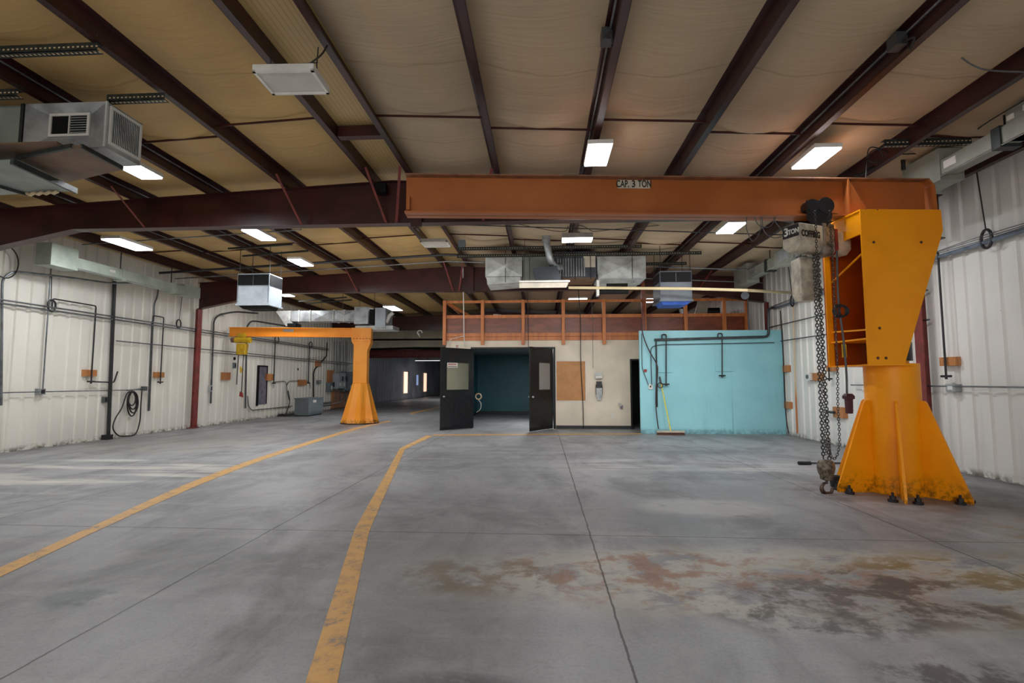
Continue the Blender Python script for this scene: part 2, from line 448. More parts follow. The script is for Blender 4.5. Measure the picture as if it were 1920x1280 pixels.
def corrugated(name, X, y0, y1, z1, m, inward, label):
    b = MB(); prof = []
    y = y0
    while y < y1:
        prof += [(y, 0), (y+.185, 0), (y+.205, -.032), (y+.285, -.032)]
        y += .305
        prof += []
    prof.append((y1, 0))
    A = [b.bm.verts.new((X+inward*d, yy, 0)) for yy, d in prof]; B = [b.bm.verts.new((X+inward*d, yy, z1)) for yy, d in prof]
    for i in range(len(prof)-1): b.bm.faces.new((A[i], A[i+1], B[i+1], B[i]))
    o = b.build(name, m); o['kind'] = 'structure'; o['label'] = label; return o
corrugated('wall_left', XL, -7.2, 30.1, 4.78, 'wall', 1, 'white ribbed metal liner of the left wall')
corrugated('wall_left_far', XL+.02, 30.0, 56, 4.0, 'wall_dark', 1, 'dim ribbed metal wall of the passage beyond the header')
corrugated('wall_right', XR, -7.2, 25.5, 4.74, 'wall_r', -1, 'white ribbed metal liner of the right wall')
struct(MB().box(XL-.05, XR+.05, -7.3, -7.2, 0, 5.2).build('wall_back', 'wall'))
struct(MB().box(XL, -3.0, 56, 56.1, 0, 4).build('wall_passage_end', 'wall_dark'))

# ceiling: insulation blanket sagging between the purlins
PX = [-10.2, -8.78, -7.35, -5.92, -4.46, -2.94, -2.28, -.76, .73, 2.16, 3.55, 4.93, 6.35]
def drape(name, xs, m, label):
    b = MB(); ys = []; y = -7.2
    frames = [-5, -.2+2, Y1, Y2, 20.4, Y3, 30]
    while y < 30.05: ys.append(y); y += .155
    cols = []
    for a, c in zip(xs, xs[1:]):
        for k in range(8): cols.append((a+(c-a)*k/8, k/8, c-a))
    cols.append((xs[-1], 0, 0))
    rows = []
    for yy in ys:
        near = min(abs(yy-f) for f in (-5, 1.9, Y1, Y2, 20.4, Y3, 30)); lift = math.exp(-(near/.45)**2)
        strap = min(abs(yy-f) for f in (-1.5, 6.55, 12.2, 18, 23)); st = math.exp(-(strap/.18)**2)
        row = []
        for X, t, w in cols:
            sag = .11*math.sin(PI*t)**1.4*(1-lift*.6)*(w > .8) * (1+.10*math.sin(yy*3.4+X)) * (1-.5*st)
            row.append(b.bm.verts.new((X, yy, roof(X)+.215-sag)))
        rows.append(row)
    for A, B in zip(rows, rows[1:]):
        for i in range(len(A)-1): b.bm.faces.new((A[i], A[i+1], B[i+1], B[i]))
    o = b.build(name, m, sm=True); o['kind'] = 'structure'; o['label'] = label; return o
drape('ceiling', [XL-.05]+PX[:6], 'ceil_l', 'yellowed insulation blanket under the left roof slope')
drape('ceiling_right', PX[6:]+[XR+.05], 'ceil_r', 'beige insulation blanket under the right roof slope')
struct(MB().poly([(-2.97, -7.2, roof(-2.97)+.19), (-2.25, -7.2, roof(-2.25)+.19), (-2.25, 30, roof(-2.25)+.19), (-2.97, 30, roof(-2.97)+.19)]).build('ceiling_ridge', 'ridge'), 'ribbed yellowish metal strip along the roof ridge')
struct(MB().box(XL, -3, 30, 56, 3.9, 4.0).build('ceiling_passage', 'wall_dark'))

# purlins
names = {-10.2: 'leftmost purlin in view, beside the left bus duct', -8.78: 'second dark red purlin from the left wall', -7.35: 'third dark red purlin from the left wall, near the big square duct',
 -5.92: 'fourth dark red purlin from the left wall, running above the big square duct', -4.46: 'broad dark red purlin passing just left of the unlit hanging light', -2.94: 'dark red purlin on the left edge of the ridge strip, behind the unlit light',
 -2.28: 'thin dark red purlin on the right edge of the ridge strip', -.76: 'first dark red purlin right of the ridge, above the boom lettering side', .73: 'dark red purlin with a conduit, holding the left lit light over the boom',
 2.16: 'dark red purlin running to the ceiling right of the lit light over the boom', 3.55: 'dark red purlin with junction box, beside the rightmost lit light', 4.93: 'dark red purlin next to the right bus duct', 6.35: 'dark red eave purlin hard against the right wall'}
for X in PX:
    s = 1 if X < RX else -1
    z = roof(X)
    b = MB()
    wx = X
    b.box(wx-.004, wx+.004, -7.15, 29.9, z+.004, z+.21)                    # web
    b.box(wx-(.08 if s > 0 else 0), wx+(0 if s > 0 else .08), -7.15, 29.9, z, z+.006)   # lower flange
    b.box(wx-(.0 if s > 0 else .08), wx+(.08 if s > 0 else 0), -7.15, 29.9, z+.205, z+.21)
    b.box(wx-(.083 if s > 0 else -.077), wx+(-.077 if s > 0 else .083), -7.15, 29.9, z, z+.025)
    o = b.build('roof_purlin', 'purlin'); tag(o, names[X], 'purlin', 'roof purlins')
    if X in (-8.78, -7.35, -5.92, .73, 3.55):
        d = .035*(1 if s > 0 else -1)
        MB().tube([(wx+d, -6, z+.13), (wx+d, 14.9, z+.13)], .013, 6).build('conduit', 'conduit', o)

# rafters
def rafter(Y, label, zb=4.2, haunch=True, x0=XL+.12, x1=XR-.12, braces=(), col=True):
    t = thing('steel_rafter', label, 'rafter', ((x0+x1)/2, Y, 0), 0, 'steel frames')
    top = [(x0, roof(x0)), (RX, RZ), (x1, roof(x1))]
    bot = [(x0, 3.72), (x0+2.35, zb), (x1-2.7, zb), (x1, 3.78)] if haunch else [(x0, zb), (x1, zb)]
    pts = [(x, Y, z-.02) for x, z in top]+[(x, Y, z) for x, z in bot[::-1]]
    MB().prism([(p[0], Y-.005, p[2]) for p in pts], (0, .01, 0)).build('web', 'red', t)
    for nm, L in (('top_flange', [(x, z-.012) for x, z in top]), ('bottom_flange', bot)):
        b = MB()
        for (xa, za), (xb, zb_) in zip(L, L[1:]): b.bar((xa, Y, za), (xb, Y, zb_), .014, .2, up=(0, 1, 0))
        b.build(nm, 'red', t)
    b = MB()
    for X in PX[1:-1]:
        if x0 < X < x1: b.box(X+.3, X+.31, Y-.09, Y+.09, zb+.01, roof(X)-.02)
    if not braces: b.bm.free()
    else:
        b.bm.free()
        for X in braces:
            sx = .04 if X < RX else -.04
            MB().bar((X+sx, Y-.62, roof(X)+.03), (X+sx*6, Y-.09, zb+.0), .045, .008).build('flange_brace', 'col_red', t)
    MB().box(RX+.42, RX+.45, Y-.1, Y+.1, zb-.1, RZ).box(RX+.34, RX+.53, Y-.12, Y-.09, zb-.08, RZ+.02).build('splice_plate', 'red', t)
    if col:
        for sx, xw, zt in ((1, XL+.03, 3.72), (-1, XR-.03, 3.78)):
            b = MB(); Yo = Y
            if sx < 0 and Y < 9: Y = 9.15
            if sx < 0 and Y > 9.2: xw += .1
            b.box(xw+sx*.13, xw+sx*.145, Y-.1, Y+.1, 0.02, zt)
            b.box(xw, xw+sx*.14, Y-.006, Y+.006, .02, zt)
            b.box(xw-.03, xw+sx*.19+.0, Y-.14, Y+.14, 0, .02) if sx > 0 else b.box(xw+sx*.19, xw+.03, Y-.14, Y+.14, 0, .02)
            b.build('column', 'col_red', t); Y = Yo
    return t
rafter(Y1, 'nearest dark maroon steel roof rafter, behind the big orange boom', braces=(-7.35, -4.46, -2.94, -2.28, -.76))
rafter(Y2, 'middle dark maroon steel rafter above the wooden mezzanine railing', braces=(-8.78, -5.92, -2.94, -2.28, 4.93))
rafter(Y3, 'farthest glossy maroon steel beam beyond the small crane', zb=4.05, haunch=False, col=False)
# bridging straps between purlins (mid bay)
b = MB()
for k, (xa, xc) in enumerate(zip(PX, PX[1:])):
    if xc-xa < .8: continue
    yy = 6.55 + (.28 if k % 2 else 0)
    for base in (0, 5.6):
        b.bar((xa, yy+base, roof(xa)+.12), (xc, yy+base, roof(xc)+.12), .012, .03)
tag(b.build('bridging_strap', 'red'), 'thin dark straps crossing the ceiling between the purlins', 'strap', kind='stuff')
MB_ = MB().box(-2.93, -2.29, 6.9, 7.02, roof(-2.6), roof(-2.6)+.15)
tag(MB_.build('ridge_channel', 'red'), 'short maroon channel bridging the two ridge purlins', 'channel')

# ------------------------------------------------------------------ partition, mezzanine, blue room
YP = 15.75
pb = MB()
DX0, DX1, DZ = -2.17, .35, 2.46
pb.box(-3.0, DX0, YP, YP+.12, 0, 2.72).box(DX0, DX1, YP, YP+.12, DZ, 2.72).box(DX1, 2.74, YP, YP+.12, 0, 2.72).box(2.74, 3.65, YP, YP+.12, 2.09, 2.72).box(3.65, XR, YP, YP+.12, 0, 2.72)
struct(pb.build('wall_partition', 'cream'), 'cream wallboard partition with double doorway')
struct(MB().box(-3.02, -2.9, YP+.121, 56, 0, 2.72).build('wall_room_left', 'teal'))
struct(MB().box(.9, 1.0, YP+.121, 22.8, 0, 2.6).build('wall_room_right', 'teal'))
struct(MB().box(-2.9, .9, 22.8, 22.9, 0, 2.6).build('wall_room_back', 'teal'), 'teal back wall of the dark room')
struct(MB().box(-2.9, .9, YP+.121, 22.8, 2.58, 2.64).build('ceiling_room', 'room_ceil'))
struct(MB().box(-2.9, .9, 22.76, 22.8, 0, .12).box(-2.9, -2.86, YP+.2, 22.8, 0, .12).build('baseboard_room', 'base'))
struct(MB().box(DX1+.08, 2.72, YP-.012, YP, 0, .1).build('baseboard_partition', 'base'), 'dark baseboard along the cream wall')
struct(MB().box(1.0, XR, 18.2, 18.3, 0, 2.6).build('wall_corridor', 'black'))
struct(MB().box(-3.02, XR, YP+.121, 25.3, 2.72, 2.84).build('trim_mezzanine_floor', 'ply'))
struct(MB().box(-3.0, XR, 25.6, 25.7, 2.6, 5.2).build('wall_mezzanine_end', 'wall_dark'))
# header panel at passage
struct(MB().box(XL, -3.0, 30.0, 30.1, 3.44, 5.1).build('wall_header', 'creampanel'), 'cream header panel over the dark passage')
struct(MB().prism([(XL, 29.97, 3.3), (-8, 29.97, 3.36), (-6, 29.97, 3.3), (-3, 29.97, 3.42), (-3, 29.97, 3.56), (-5.5, 29.97, 3.48), (-7.5, 29.97, 3.5), (XL, 29.97, 3.42)], (0, .02, 0)).build('trim_header_edge', 'dark'))
t = tag(MB().box(XL+.1, -3.05, 31, 31.25, 2.9, 2.93).box(XL+.1, -3.05, 31.12, 31.14, 2.9, 3.4).box(XL+.1, -3.05, 31, 31.25, 3.37, 3.4).build('header_beam', 'col_red'), 'dusty red beam hanging behind the cream header of the passage', 'beam')
tag(MB().tube([(-7.9, 33, 2.95), (-3.1, 33, 3.05)], .1, 12).build('overhead_pipe', 'galv'), 'fat pale pipe under the red beam in the dark passage', 'pipe')
ft = thing('strip_light', 'thin unlit strip light hanging in the dark passage', 'light', (-8.1, 34, 2.85))
MB().box(-8.6, -6.9, 33.9, 34.1, 2.86, 2.93).build('housing', 'white', ft); MB().tube([(-8.6, 34, 2.84), (-6.9, 34, 2.84)], .02, 8).build('tube', emis('unlit_tube_glow', 'ffffff', .8), ft)  # the unlit tube gets a faint painted glow to look whitish
for px, wy, m_, lb in ((760, 40.2, 'slit', 'warm bright door gap in the passage wall, nearer one'), (797, 47.0, 'slit', 'warm bright door gap in the passage wall, farther one'), (782, 44.0, 'refl_glow', 'faint bluish reflection, painted as a glow, between the two warm door gaps')):
    w = .55 if m_ == 'slit' else .3
    z0, z1 = (.5, 2.2) if m_ == 'slit' else (1.1, 2.0)
    tag(MB().box(XL+.045, XL+.06, wy-w, wy+w, z0, z1).build('door_gap_or_reflection', m_), lb, 'gap')  # warm ones are gaps; the bluish one is a painted reflection
# low things on dark wall
# added passage fill so that the far wall reads
# door frame (black)
db = MB(); fw = .05
db.box(DX0-fw, DX0, YP-.02, YP+.14, 0, DZ+fw).box(DX1, DX1+fw+.02, YP-.02, YP+.14, 0, DZ+fw).box(DX0, DX1, YP-.02, YP+.14, DZ, DZ+fw)
struct(db.build('trim_double_door', 'door'), 'black frame of the double doorway')
db = MB().box(2.70, 2.75, YP-.02, YP+.14, 0, 2.13).box(3.65, 3.7, YP-.02, YP+.14, 0, 2.13).box(2.75, 3.65, YP-.02, YP+.14, 2.08, 2.13)
struct(db.build('trim_side_door', 'door'), 'black frame of the narrow doorway beside the blue wall')
def leaf(name, label, hinge, ang, L, wx0, wx1, gl, side):
    t = thing(name, label, 'door', hinge, ang); t['kind'] = 'structure'
    zb, zt = .02, 2.45; wz0, wz1 = 1.20, 2.0
    b = MB(); th = .022
    b.box(0, L, -th, th, zb, wz0).box(0, L, -th, th, wz1, zt).box(0, wx0, -th, th, wz0, wz1).box(wx1, L, -th, th, wz0, wz1)
    b.build('door_panel', 'door', t, local=True)
    MB().box(wx0, wx1, -.004, .004, wz0, wz1).build('door_glass', gl, t, local=True)
    b = MB()
    for x0, x1, z0, z1 in ((wx0-.02, wx1+.02, wz0-.02, wz0), (wx0-.02, wx1+.02, wz1, wz1+.02), (wx0-.02, wx0, wz0, wz1), (wx1, wx1+.02, wz0, wz1)):
        b.box(x0, x1, -th-.008, th+.008, z0, z1)
    b.build('glass_frame', 'black', t, local=True)
    h = MB()
    for s in (-1, 1): h.cyl((L-.08, 0, 1.0), (L-.08, s*.06, 1.0), .014, seg=10); h.lathe([(.0, 0), (.028, .004), (.03, .02), (.018, .035), (0, .036)], 12) if False else h.cyl((L-.08, s*.05, 1.0), (L-.08, s*.09, 1.0), .03, .022, 12)
    h.build('door_knob', 'galv', t, local=True)
    return t
d1 = leaf('door_1', 'black door leaf swung open on the left of the teal room', (-2.13, YP-.05, 0), math.atan2(-.92, -.84), 1.245, .17, 1.04, 'glass', 1)
d2 = leaf('door_2', 'black door leaf swung open on the right of the teal room', (.31, YP-.05, 0), math.atan2(-1.06, -.66), 1.245, .12, .78, 'frost', 1)
# little notice on the left leaf's glass
a1 = math.atan2(-.92, -.84); u1 = Vector((math.cos(a1), math.sin(a1), 0)); n1 = Vector((-u1.y, u1.x, 0))
if n1.y > 0: n1 = -n1
rt = -u1
o0 = Vector((-2.13, YP-.05, 0))+u1*.84+n1*.034+Vector((0, 0, 1.93))
nt = thing('door_notice', 'small white notice with red lettering taped to the left door glass', 'sign', tuple(o0))
nb = MB(); nb.prism([o0+rt*-.19+Vector((0, 0, -.07)), o0+rt*.19+Vector((0, 0, -.07)), o0+rt*.19+Vector((0, 0, .07)), o0+rt*-.19+Vector((0, 0, .07))], n1*.003); nb.build('sheet', 'white', nt)
nb = MB()
for k in range(7): nb.prism([o0+rt*(-.16+k*.045)+n1*.004+Vector((0, 0, .0)), o0+rt*(-.13+k*.045)+n1*.004+Vector((0, 0, .0)), o0+rt*(-.13+k*.045)+n1*.004+Vector((0, 0, .05)), o0+rt*(-.16+k*.045)+n1*.004+Vector((0, 0, .05))], n1*.001)
nb.build('red_marks', 'tex_red', nt)
nb = MB().prism([o0+rt*-.17+n1*.004+Vector((0, 0, -.05)), o0+rt*.17+n1*.004+Vector((0, 0, -.05)), o0+rt*.17+n1*.004+Vector((0, 0, -.03)), o0+rt*-.17+n1*.004+Vector((0, 0, -.03))], n1*.001); nb.build('dark_line', 'pendant', nt)

# blue free-standing wall
YB = 14.42
bx0 = on_y(1200, 700, YB).x
o = MB().box(bx0, XR-.03, YB, YB+.1, 0, 2.87).build('wall_blue', 'bluewall'); struct(o, 'pale blue painted wall panel standing in front of the partition')

# mezzanine railing
rail = thing('mezzanine_railing', 'orange-stained wooden railing with red-brown plywood panels above the partition', 'railing', (1.8, YP-.05, 2.6))
posts = [834, 905, 981, 1056, 1132, 1208, 1285, 1357, 1399]
for k, px in enumerate(posts):
    X = on_y(px, 600, YP-.06).x
    MB().box(X-.05, X+.05, YP-.14, YP-.05, 2.58 if k < 6 else 2.62, 3.98).build('post', 'lumber', rail)
for za, zb_, nm in ((3.90, 3.98, 'top_rail'), (3.42, 3.52, 'middle_rail'), (2.72, 2.96, 'bottom_rail')):
    bb = MB().box(-3.02, on_y(1402, 600, YP-.06).x, YP-.05, YP-.012, za, zb_)
    if nm == 'bottom_rail': bb = MB().box(-3.02, XR-.08, YP-.05, YP-.012, 2.72, 2.83).box(-3.02, XR-.08, YP-.05, YP-.012, 2.84, 2.95)
    bb.build(nm, 'lumber', rail)
for a, c in zip(posts, posts[1:]):
    xa, xc = on_y(a, 600, YP).x, on_y(c, 600, YP).x
    MB().box(xa+.06, xc-.06, YP-.01, YP, 2.95, 3.43).build('plywood_panel', 'ply', rail)
# side railing return at left end
b = MB().box(-3.02, -2.98, YP, YP+2.5, 3.9, 3.98).box(-3.02, -2.98, YP, YP+2.5, 3.42, 3.5); b.build('side_rail', 'lumber', rail)
MB().bar((-2.95, YP+.05, 3.9), (-2.1, YP+1.0, 3.45), .04, .08).build('diagonal_brace', 'lumber', rail)
# stored things on mezzanine
Z0 = 2.84
tag(MB().prism([on_y(1500, 595, 17.5), on_y(1514, 560, 17.5), on_y(1538, 558, 17.5), on_y(1530, 596, 17.5)], (0, .05, 0)).build('leaning_panel', 'offwhite'), 'pale panel leaning on the mezzanine right of the blue-bottomed unit', 'panel') if False else None
p = [on_y(1290, 596, 17.2), on_y(1310, 558, 17.2), on_y(1330, 558, 17.2), on_y(1318, 596, 17.2)]
for q in p[:1]+p[3:]: q.z = Z0
tag(MB().prism(p, (0, .04, 0)).build('leaning_board', 'offwhite'), 'pale board leaning on the mezzanine right of the blue-bottomed heater', 'board')
x0, x1 = on_y(1312, 580, 17.8).x, on_y(1350, 580, 17.8).x
ck = thing('dark_cabinet', 'dark cabinet standing on the mezzanine near the right end of the railing', 'cabinet', ((x0+x1)/2, 18, Z0))
MB().box(x0, x1, 17.8, 18.4, Z0, Z0+1.15).build('cabinet_body', 'dark', ck); MB().box(x0+.04, x1-.04, 17.78, 17.8, Z0+.1, Z0+1.05).build('cabinet_door', 'black', ck)
px0 = on_y(925, 590, 16.1)
tag(MB().prism([(px0.x, 16.1, 3.42), (px0.x+.42, 16.1, 3.42), (px0.x+.36, 16.1, 3.56), (px0.x+.08, 16.1, 3.6)], (0, .3, 0)).build('white_bundle', 'white'), 'white bundle lying behind the railing above the double doors', 'bundle') if False else None
wb = thing('white_bin', 'white folded sheet showing over the railing above the double doors', 'sheet', (px0.x+.2, 16.3, Z0))
MB().prism([(px0.x, 16.1, Z0), (px0.x+.42, 16.1, Z0), (px0.x+.38, 16.1, 3.5), (px0.x+.25, 16.1, 3.58), (px0.x, 16.1, 3.6)], (0, .25, 0)).build('sheet_body', 'white', wb)
hp = on_y(1281, 585, 16.6)
tag(MB().tube([(hp.x, 16.6, Z0), (hp.x, 16.6, Z0+.75), (hp.x-.05, 16.6, Z0+.95)], .09, 12).build('flexible_duct', 'galv'), 'silver duct pipe standing behind the railing under the blue-bottomed heater', 'duct')

# ------------------------------------------------------------------ partition wall things
def wy(px, py, Y=YP-.012): return on_y(px, py, Y)
a, c = wy(1043, 677), wy(1098, 751)
t = thing('hardboard_notice_board', 'blank tan notice board with a light frame on the cream wall', 'board', (a.x, YP, c.z))
MB().box(a.x, c.x, YP-.016, YP-.001, c.z, a.z).build('board', 'cork', t)
b = MB(); e = .025
b.box(a.x-e, c.x+e, YP-.024, YP-.001, c.z-e, c.z).box(a.x-e, c.x+e, YP-.024, YP-.001, a.z, a.z+e).box(a.x-e, a.x, YP-.024, YP-.001, c.z, a.z).box(c.x, c.x+e, YP-.024, YP-.001, c.z, a.z)
b.build('frame', 'white', t)
p = wy(1122, 705)
t = thing('paper_towel_holder', 'grey holder with white paper roll on the cream wall', 'holder', (p.x, YP, p.z-.1))
MB().box(p.x-.12, p.x+.12, YP-.03, YP, p.z-.08, p.z+.1).build('bracket', 'galv', t)
MB().tube([(p.x-.1, YP-.09, p.z-.03), (p.x+.1, YP-.09, p.z-.03)], .055, 14).build('paper_roll', 'white', t)
p = wy(1123, 733)
t = thing('towel_dispenser', 'open dark and grey dispenser hanging under the paper roll', 'dispenser', (p.x, YP, p.z-.3))
MB().box(p.x-.08, p.x+.08, YP-.12, YP, p.z+.1, p.z+.3).box(p.x-.1, p.x-.08, YP-.1, YP, p.z-.1, p.z+.2).box(p.x+.08, p.x+.1, YP-.1, YP, p.z-.1, p.z+.2).build('lid', 'black', t, bevel=.01)
MB().loft([[(p.x+sx*w, YP-d, z) for sx, d in ((-1, .0), (-1, .1), (1, .1), (1, .0))] for w, z in ((.05, p.z-.27), (.09, p.z-.15), (.09, p.z+.1))]).build('tray', 'galv', t, bevel=.008)
p = wy(1149, 780)
t = thing('wall_outlet', 'white wall outlet low on the cream wall', 'outlet', (p.x, YP, p.z-.06)); MB().box(p.x-.04, p.x+.04, YP-.01, YP, p.z-.06, p.z+.06).build('plate', 'white', t); MB().box(p.x-.015, p.x+.015, YP-.014, YP-.01, p.z-.04, p.z-.01).box(p.x-.015, p.x+.015, YP-.014, YP-.01, p.z+.01, p.z+.04).build('socket', 'offwhite', t)
p = wy(1161, 758)
t = thing('water_tap', 'small metal tap with box sticking out of the cream wall', 'tap', (p.x, YP, p.z))
MB().tube([(p.x, YP, p.z), (p.x, YP-.1, p.z), (p.x+.05, YP-.12, p.z-.05)], .015, 8).cyl((p.x, YP-.08, p.z), (p.x, YP-.08, p.z+.04), .03, seg=10).build('spout', 'galv', t)
MB().box(p.x+.03, p.x+.1, YP-.03, YP, p.z-.14, p.z-.03).build('box', 'conduit', t)
p = wy(857, 649)
t = thing('room_sign', 'tiny white sign with red marks above the left door leaf', 'sign', (p.x, YP, p.z-.04))
MB().box(p.x-.05, p.x+.05, YP-.006, YP, p.z-.06, p.z+.04).build('sheet', 'white', t); MB().box(p.x-.04, p.x+.04, YP-.009, YP-.006, p.z+.01, p.z+.03).box(p.x-.03, p.x-.01, YP-.009, YP-.006, p.z-.05, p.z).box(p.x+.01, p.x+.03, YP-.009, YP-.006, p.z-.05, p.z).build('red_marks', 'tex_red', t)
# horn / coil on inner jamb (left of teal room)
p = on_y(887, 743, YP+.3)
t = thing('coiled_cable', 'pale coiled cord hanging on the inner jamb of the teal room', 'cord', (DX0+.03, YP+.3, p.z-.3))
MB().tube(arc((DX0+.16, YP+.3, p.z), .09, 0, 2*PI, 16)[:-1], .02, 8, closed=True).build('coil', 'tan', t)
MB().tube(smooth_path([(DX0+.14, YP+.3, p.z-.08), (DX0+.24, YP+.3, p.z-.22), (DX0+.22, YP+.3, p.z-.4), (DX0+.1, YP+.3, p.z-.5)]), .009, 6).build('loose_end', 'white', t)
# hanging cables over the partition
def hang(name, pts, r, m, label, cat='cable'):
    return tag(MB().tube(pts, r, 6).build(name, m), label, cat)
hang('hanging_cable', smooth_path([on_y(1080, 440, 15.1), on_y(1083, 520, 15.2), on_y(1088, 600, 15.5), on_y(1089, 680, 15.7), on_y(1093, 760, 15.7), on_y(1094, 803, 15.7)]), .013, 'cable', 'thin black cable hanging down across the notice board to the floor')
hang('hanging_cable', smooth_path([on_y(989, 545, 15.2), on_y(990, 600, 15.45), on_y(991, 655, 15.5)]), .01, 'cable', 'thin black cable hanging in front of the railing above the right door leaf')
hang('hanging_cable', smooth_path([on_y(1108, 545, 15.2), on_y(1111, 600, 15.45), on_y(1112, 690, 15.7)]), .006, 'cableg', 'thin grey cable dropping to the paper roll holder')
hang('white_conduit', bend([on_y(868, 500, 15.25), on_y(870, 625, 15.6), on_y(871, 650, 15.7)], .05), .016, 'white', 'white vertical conduit in front of the left end of the railing', 'pipe')
hang('white_conduit', bend([on_y(842, 651, 15.7), on_y(844, 636, 15.6), on_y(869, 630, 15.6)], .06), .01, 'white', 'short bent conduit branching left above the left door leaf', 'pipe')

# blue wall things
def wb_(px, py, d=.05): return on_y(px, py, YB-d)
hdr = bend([on_x(1452, 577, XR-.08), on_x(1447, 577, XR-.08)+Vector((0, .0, -.0)), wb_(1441, 580, .08), wb_(1441, 631, .08), wb_(1227, 637, .08)], .12)
tag(MB().tube(hdr, .035, 10).build('pipe_header', 'greypipe'), 'dark grey pipe turning down the corner and running across the blue wall top', 'pipe')
tag(MB().tube(bend([wb_(1222, 722, .05), wb_(1220, 650, .05), wb_(1238, 646, .05), wb_(1452, 642, .05)], .15), .012, 6).build('conduit_run', 'greypipe'), 'thin conduit running across the blue wall below the pipe header', 'conduit')
def drop_blue(pxx, top, bot, handle, label):
    t = thing('drop_pipe', label, 'pipe', tuple(wb_(pxx, bot)))
    MB().tube(bend([wb_(pxx-8, 636, .07), wb_(pxx-8, top, .09), wb_(pxx, top, .09), wb_(pxx, bot, .09)], .04), .017, 8).build('pipe', 'blackpipe', t)
    a_ = wb_(pxx-6, bot, .09); c_ = wb_(pxx+6, bot, .09); MB().tube([a_, c_], .02, 8).cyl(wb_(pxx, bot, .09), wb_(pxx, bot+3, .09), .03).build('valve', 'blackpipe', t)
    return t
drop_blue(1249, 627, 720, 1, 'black drop pipe with valve behind the broom handle on the blue wall')
drop_blue(1354, 625, 704, 1, 'black drop pipe with valve in the middle of the blue wall')
for (xa, xc, yy, lb) in ((1229, 1261, 692, 'blue painted backing board behind the left drop pipe'), (1341, 1375, 690, 'blue painted backing board behind the middle drop pipe')):
    a, c = wb_(xa, yy, 0), wb_(xc, yy+6, 0)
    tag(MB().box(a.x, c.x, YB-.03, YB, c.z, a.z+.05).build('backing_board', 'bluewall'), lb, 'board')
tag(MB().tube([wb_(1230, 640, .05), wb_(1231, 680, .05), wb_(1232, 763, .05)], .02, 8).build('drop_pipe', 'blackpipe'), 'straight dark pipe going down left of the broom', 'pipe')
tag(MB().tube(smooth_path([on_y(1203, 600, 14.3), on_y(1205, 625, 14.3), on_y(1216, 655, 14.3), on_y(1231, 682, 14.3), on_y(1233, 700, 14.25), on_y(1230, 730, 14.3), on_y(1230, 765, 14.3), on_y(1234, 800, 14.25), on_y(1235, 803, 14.25)]), .016, 8).build('air_hose', 'hose'), 'dark red air hose hanging down the left side of the blue wall', 'hose')
tag(MB().tube(arc(wb_(1238, 722, .12), .07, 0, 2*PI, 18)[:-1], .014, 8, closed=True).build('hose_loop', 'hose'), 'small loop of dark hose beside the broom handle', 'hose')
tag(MB().tube(bend([wb_(1203, 625, .03), wb_(1204, 690, .03), wb_(1216, 722, .03)], .1), .01, 6).build('thin_wire', 'greypipe'), 'thin cord running down the left edge of the blue wall to the small box', 'cord')
a = wb_(1219, 724, 0); t = thing('switch_box', 'small grey switch box on the blue wall left of the broom', 'box', tuple(a))
MB().box(a.x-.05, a.x+.06, YB-.05, YB, a.z-.08, a.z+.06).build('box', 'white', t, bevel=.005); MB().box(a.x-.02, a.x+.02, YB-.055, YB-.05, a.z-.03, a.z+.02).build('socket', 'black', t)
tag(MB().box(wb_(1208, 694).x, wb_(1213, 694).x, YB-.03, YB, wb_(1208, 697).z, wb_(1208, 692).z).build('red_tag', 'tex_red'), 'tiny red fitting on the blue wall left edge', 'fitting')
# broom
bp = on_z(1250, 812); bp.y = 14.12
X = bp.x
t = thing('push_broom', 'yellow-handled push broom leaning on the blue wall', 'broom', (X, bp.y, 0))
tp = on_y(1237, 706, YB-.04)
MB().box(X-.37, X+.37, 14.06, 14.14, .065, .115).build('broom_head', 'offwhite', t, bevel=.01)
MB().loft([[(X-.37, 14.05, .0), (X+.37, 14.05, .0), (X+.37, 14.15, .0), (X-.37, 14.15, 0)], [(X-.36, 14.07, .068), (X+.36, 14.07, .068), (X+.36, 14.13, .068), (X-.36, 14.13, .068)]]).build('bristles', 'bristle', t)
top = Vector((X, 14.1, .1)); MB().tube([top, top.lerp(tp, .86)], .016, 10).build('handle', 'broomy', t); MB().tube([top.lerp(tp, .86), tp], .02, 10).build('grip', 'black', t)
MB().bar((X-.1, 14.1, .115), top.lerp(tp, .12), .02, .004).bar((X+.1, 14.1, .115), top.lerp(tp, .12), .02, .004).build('brace', 'galv', t)
# brown post under the rafter
a = on_y(1205, 500, 15.0); tag(MB().box(a.x-.05, a.x+.05, 15.0, 15.1, 2.9, 4.4).build('hanging_post', 'ply'), 'brown post hanging from the rafter down to the blue wall corner', 'post')

# ------------------------------------------------------------------ painted floor lines
def stripe(L, R_, label, sm=True):
    Lp = [on_z(*p, .003) for p in L]; Rp = [on_z(*p, .003) for p in R_]
    def fine(P): return smooth_path(P, 6) if sm else bend(P, .15, 3)
    A, B = fine(Lp), fine(Rp); b = MB()
    va = [b.bm.verts.new(p) for p in A]; vb = [b.bm.verts.new(p) for p in B]
    for i in range(len(va)-1): b.bm.faces.new((va[i], vb[i], vb[i+1], va[i+1]))
    o = b.build('floor_line', 'stripe'); return tag(o, label, 'floor line')
stripe([(-160, 1128), (0, 1063), (180, 983), (365, 901), (520, 846), (665, 802), (730, 788)], [(-160, 1150), (0, 1081), (205, 984), (390, 902), (525, 851), (672, 804), (733, 790)], 'long worn yellow line curving from the left edge towards the small crane')
stripe([(545, 1380), (572, 1280), (665, 992), (750, 840), (800, 816)], [(615, 1380), (632, 1280), (692, 996), (759, 842), (812, 817)], 'wide worn yellow line in the middle of the floor bending towards the black door', False)
stripe([(812, 814.3), (1000, 813.2), (1203, 812)], [(812, 816.6), (1000, 815.2), (1203, 814)], 'thin yellow line along the front of the partition')
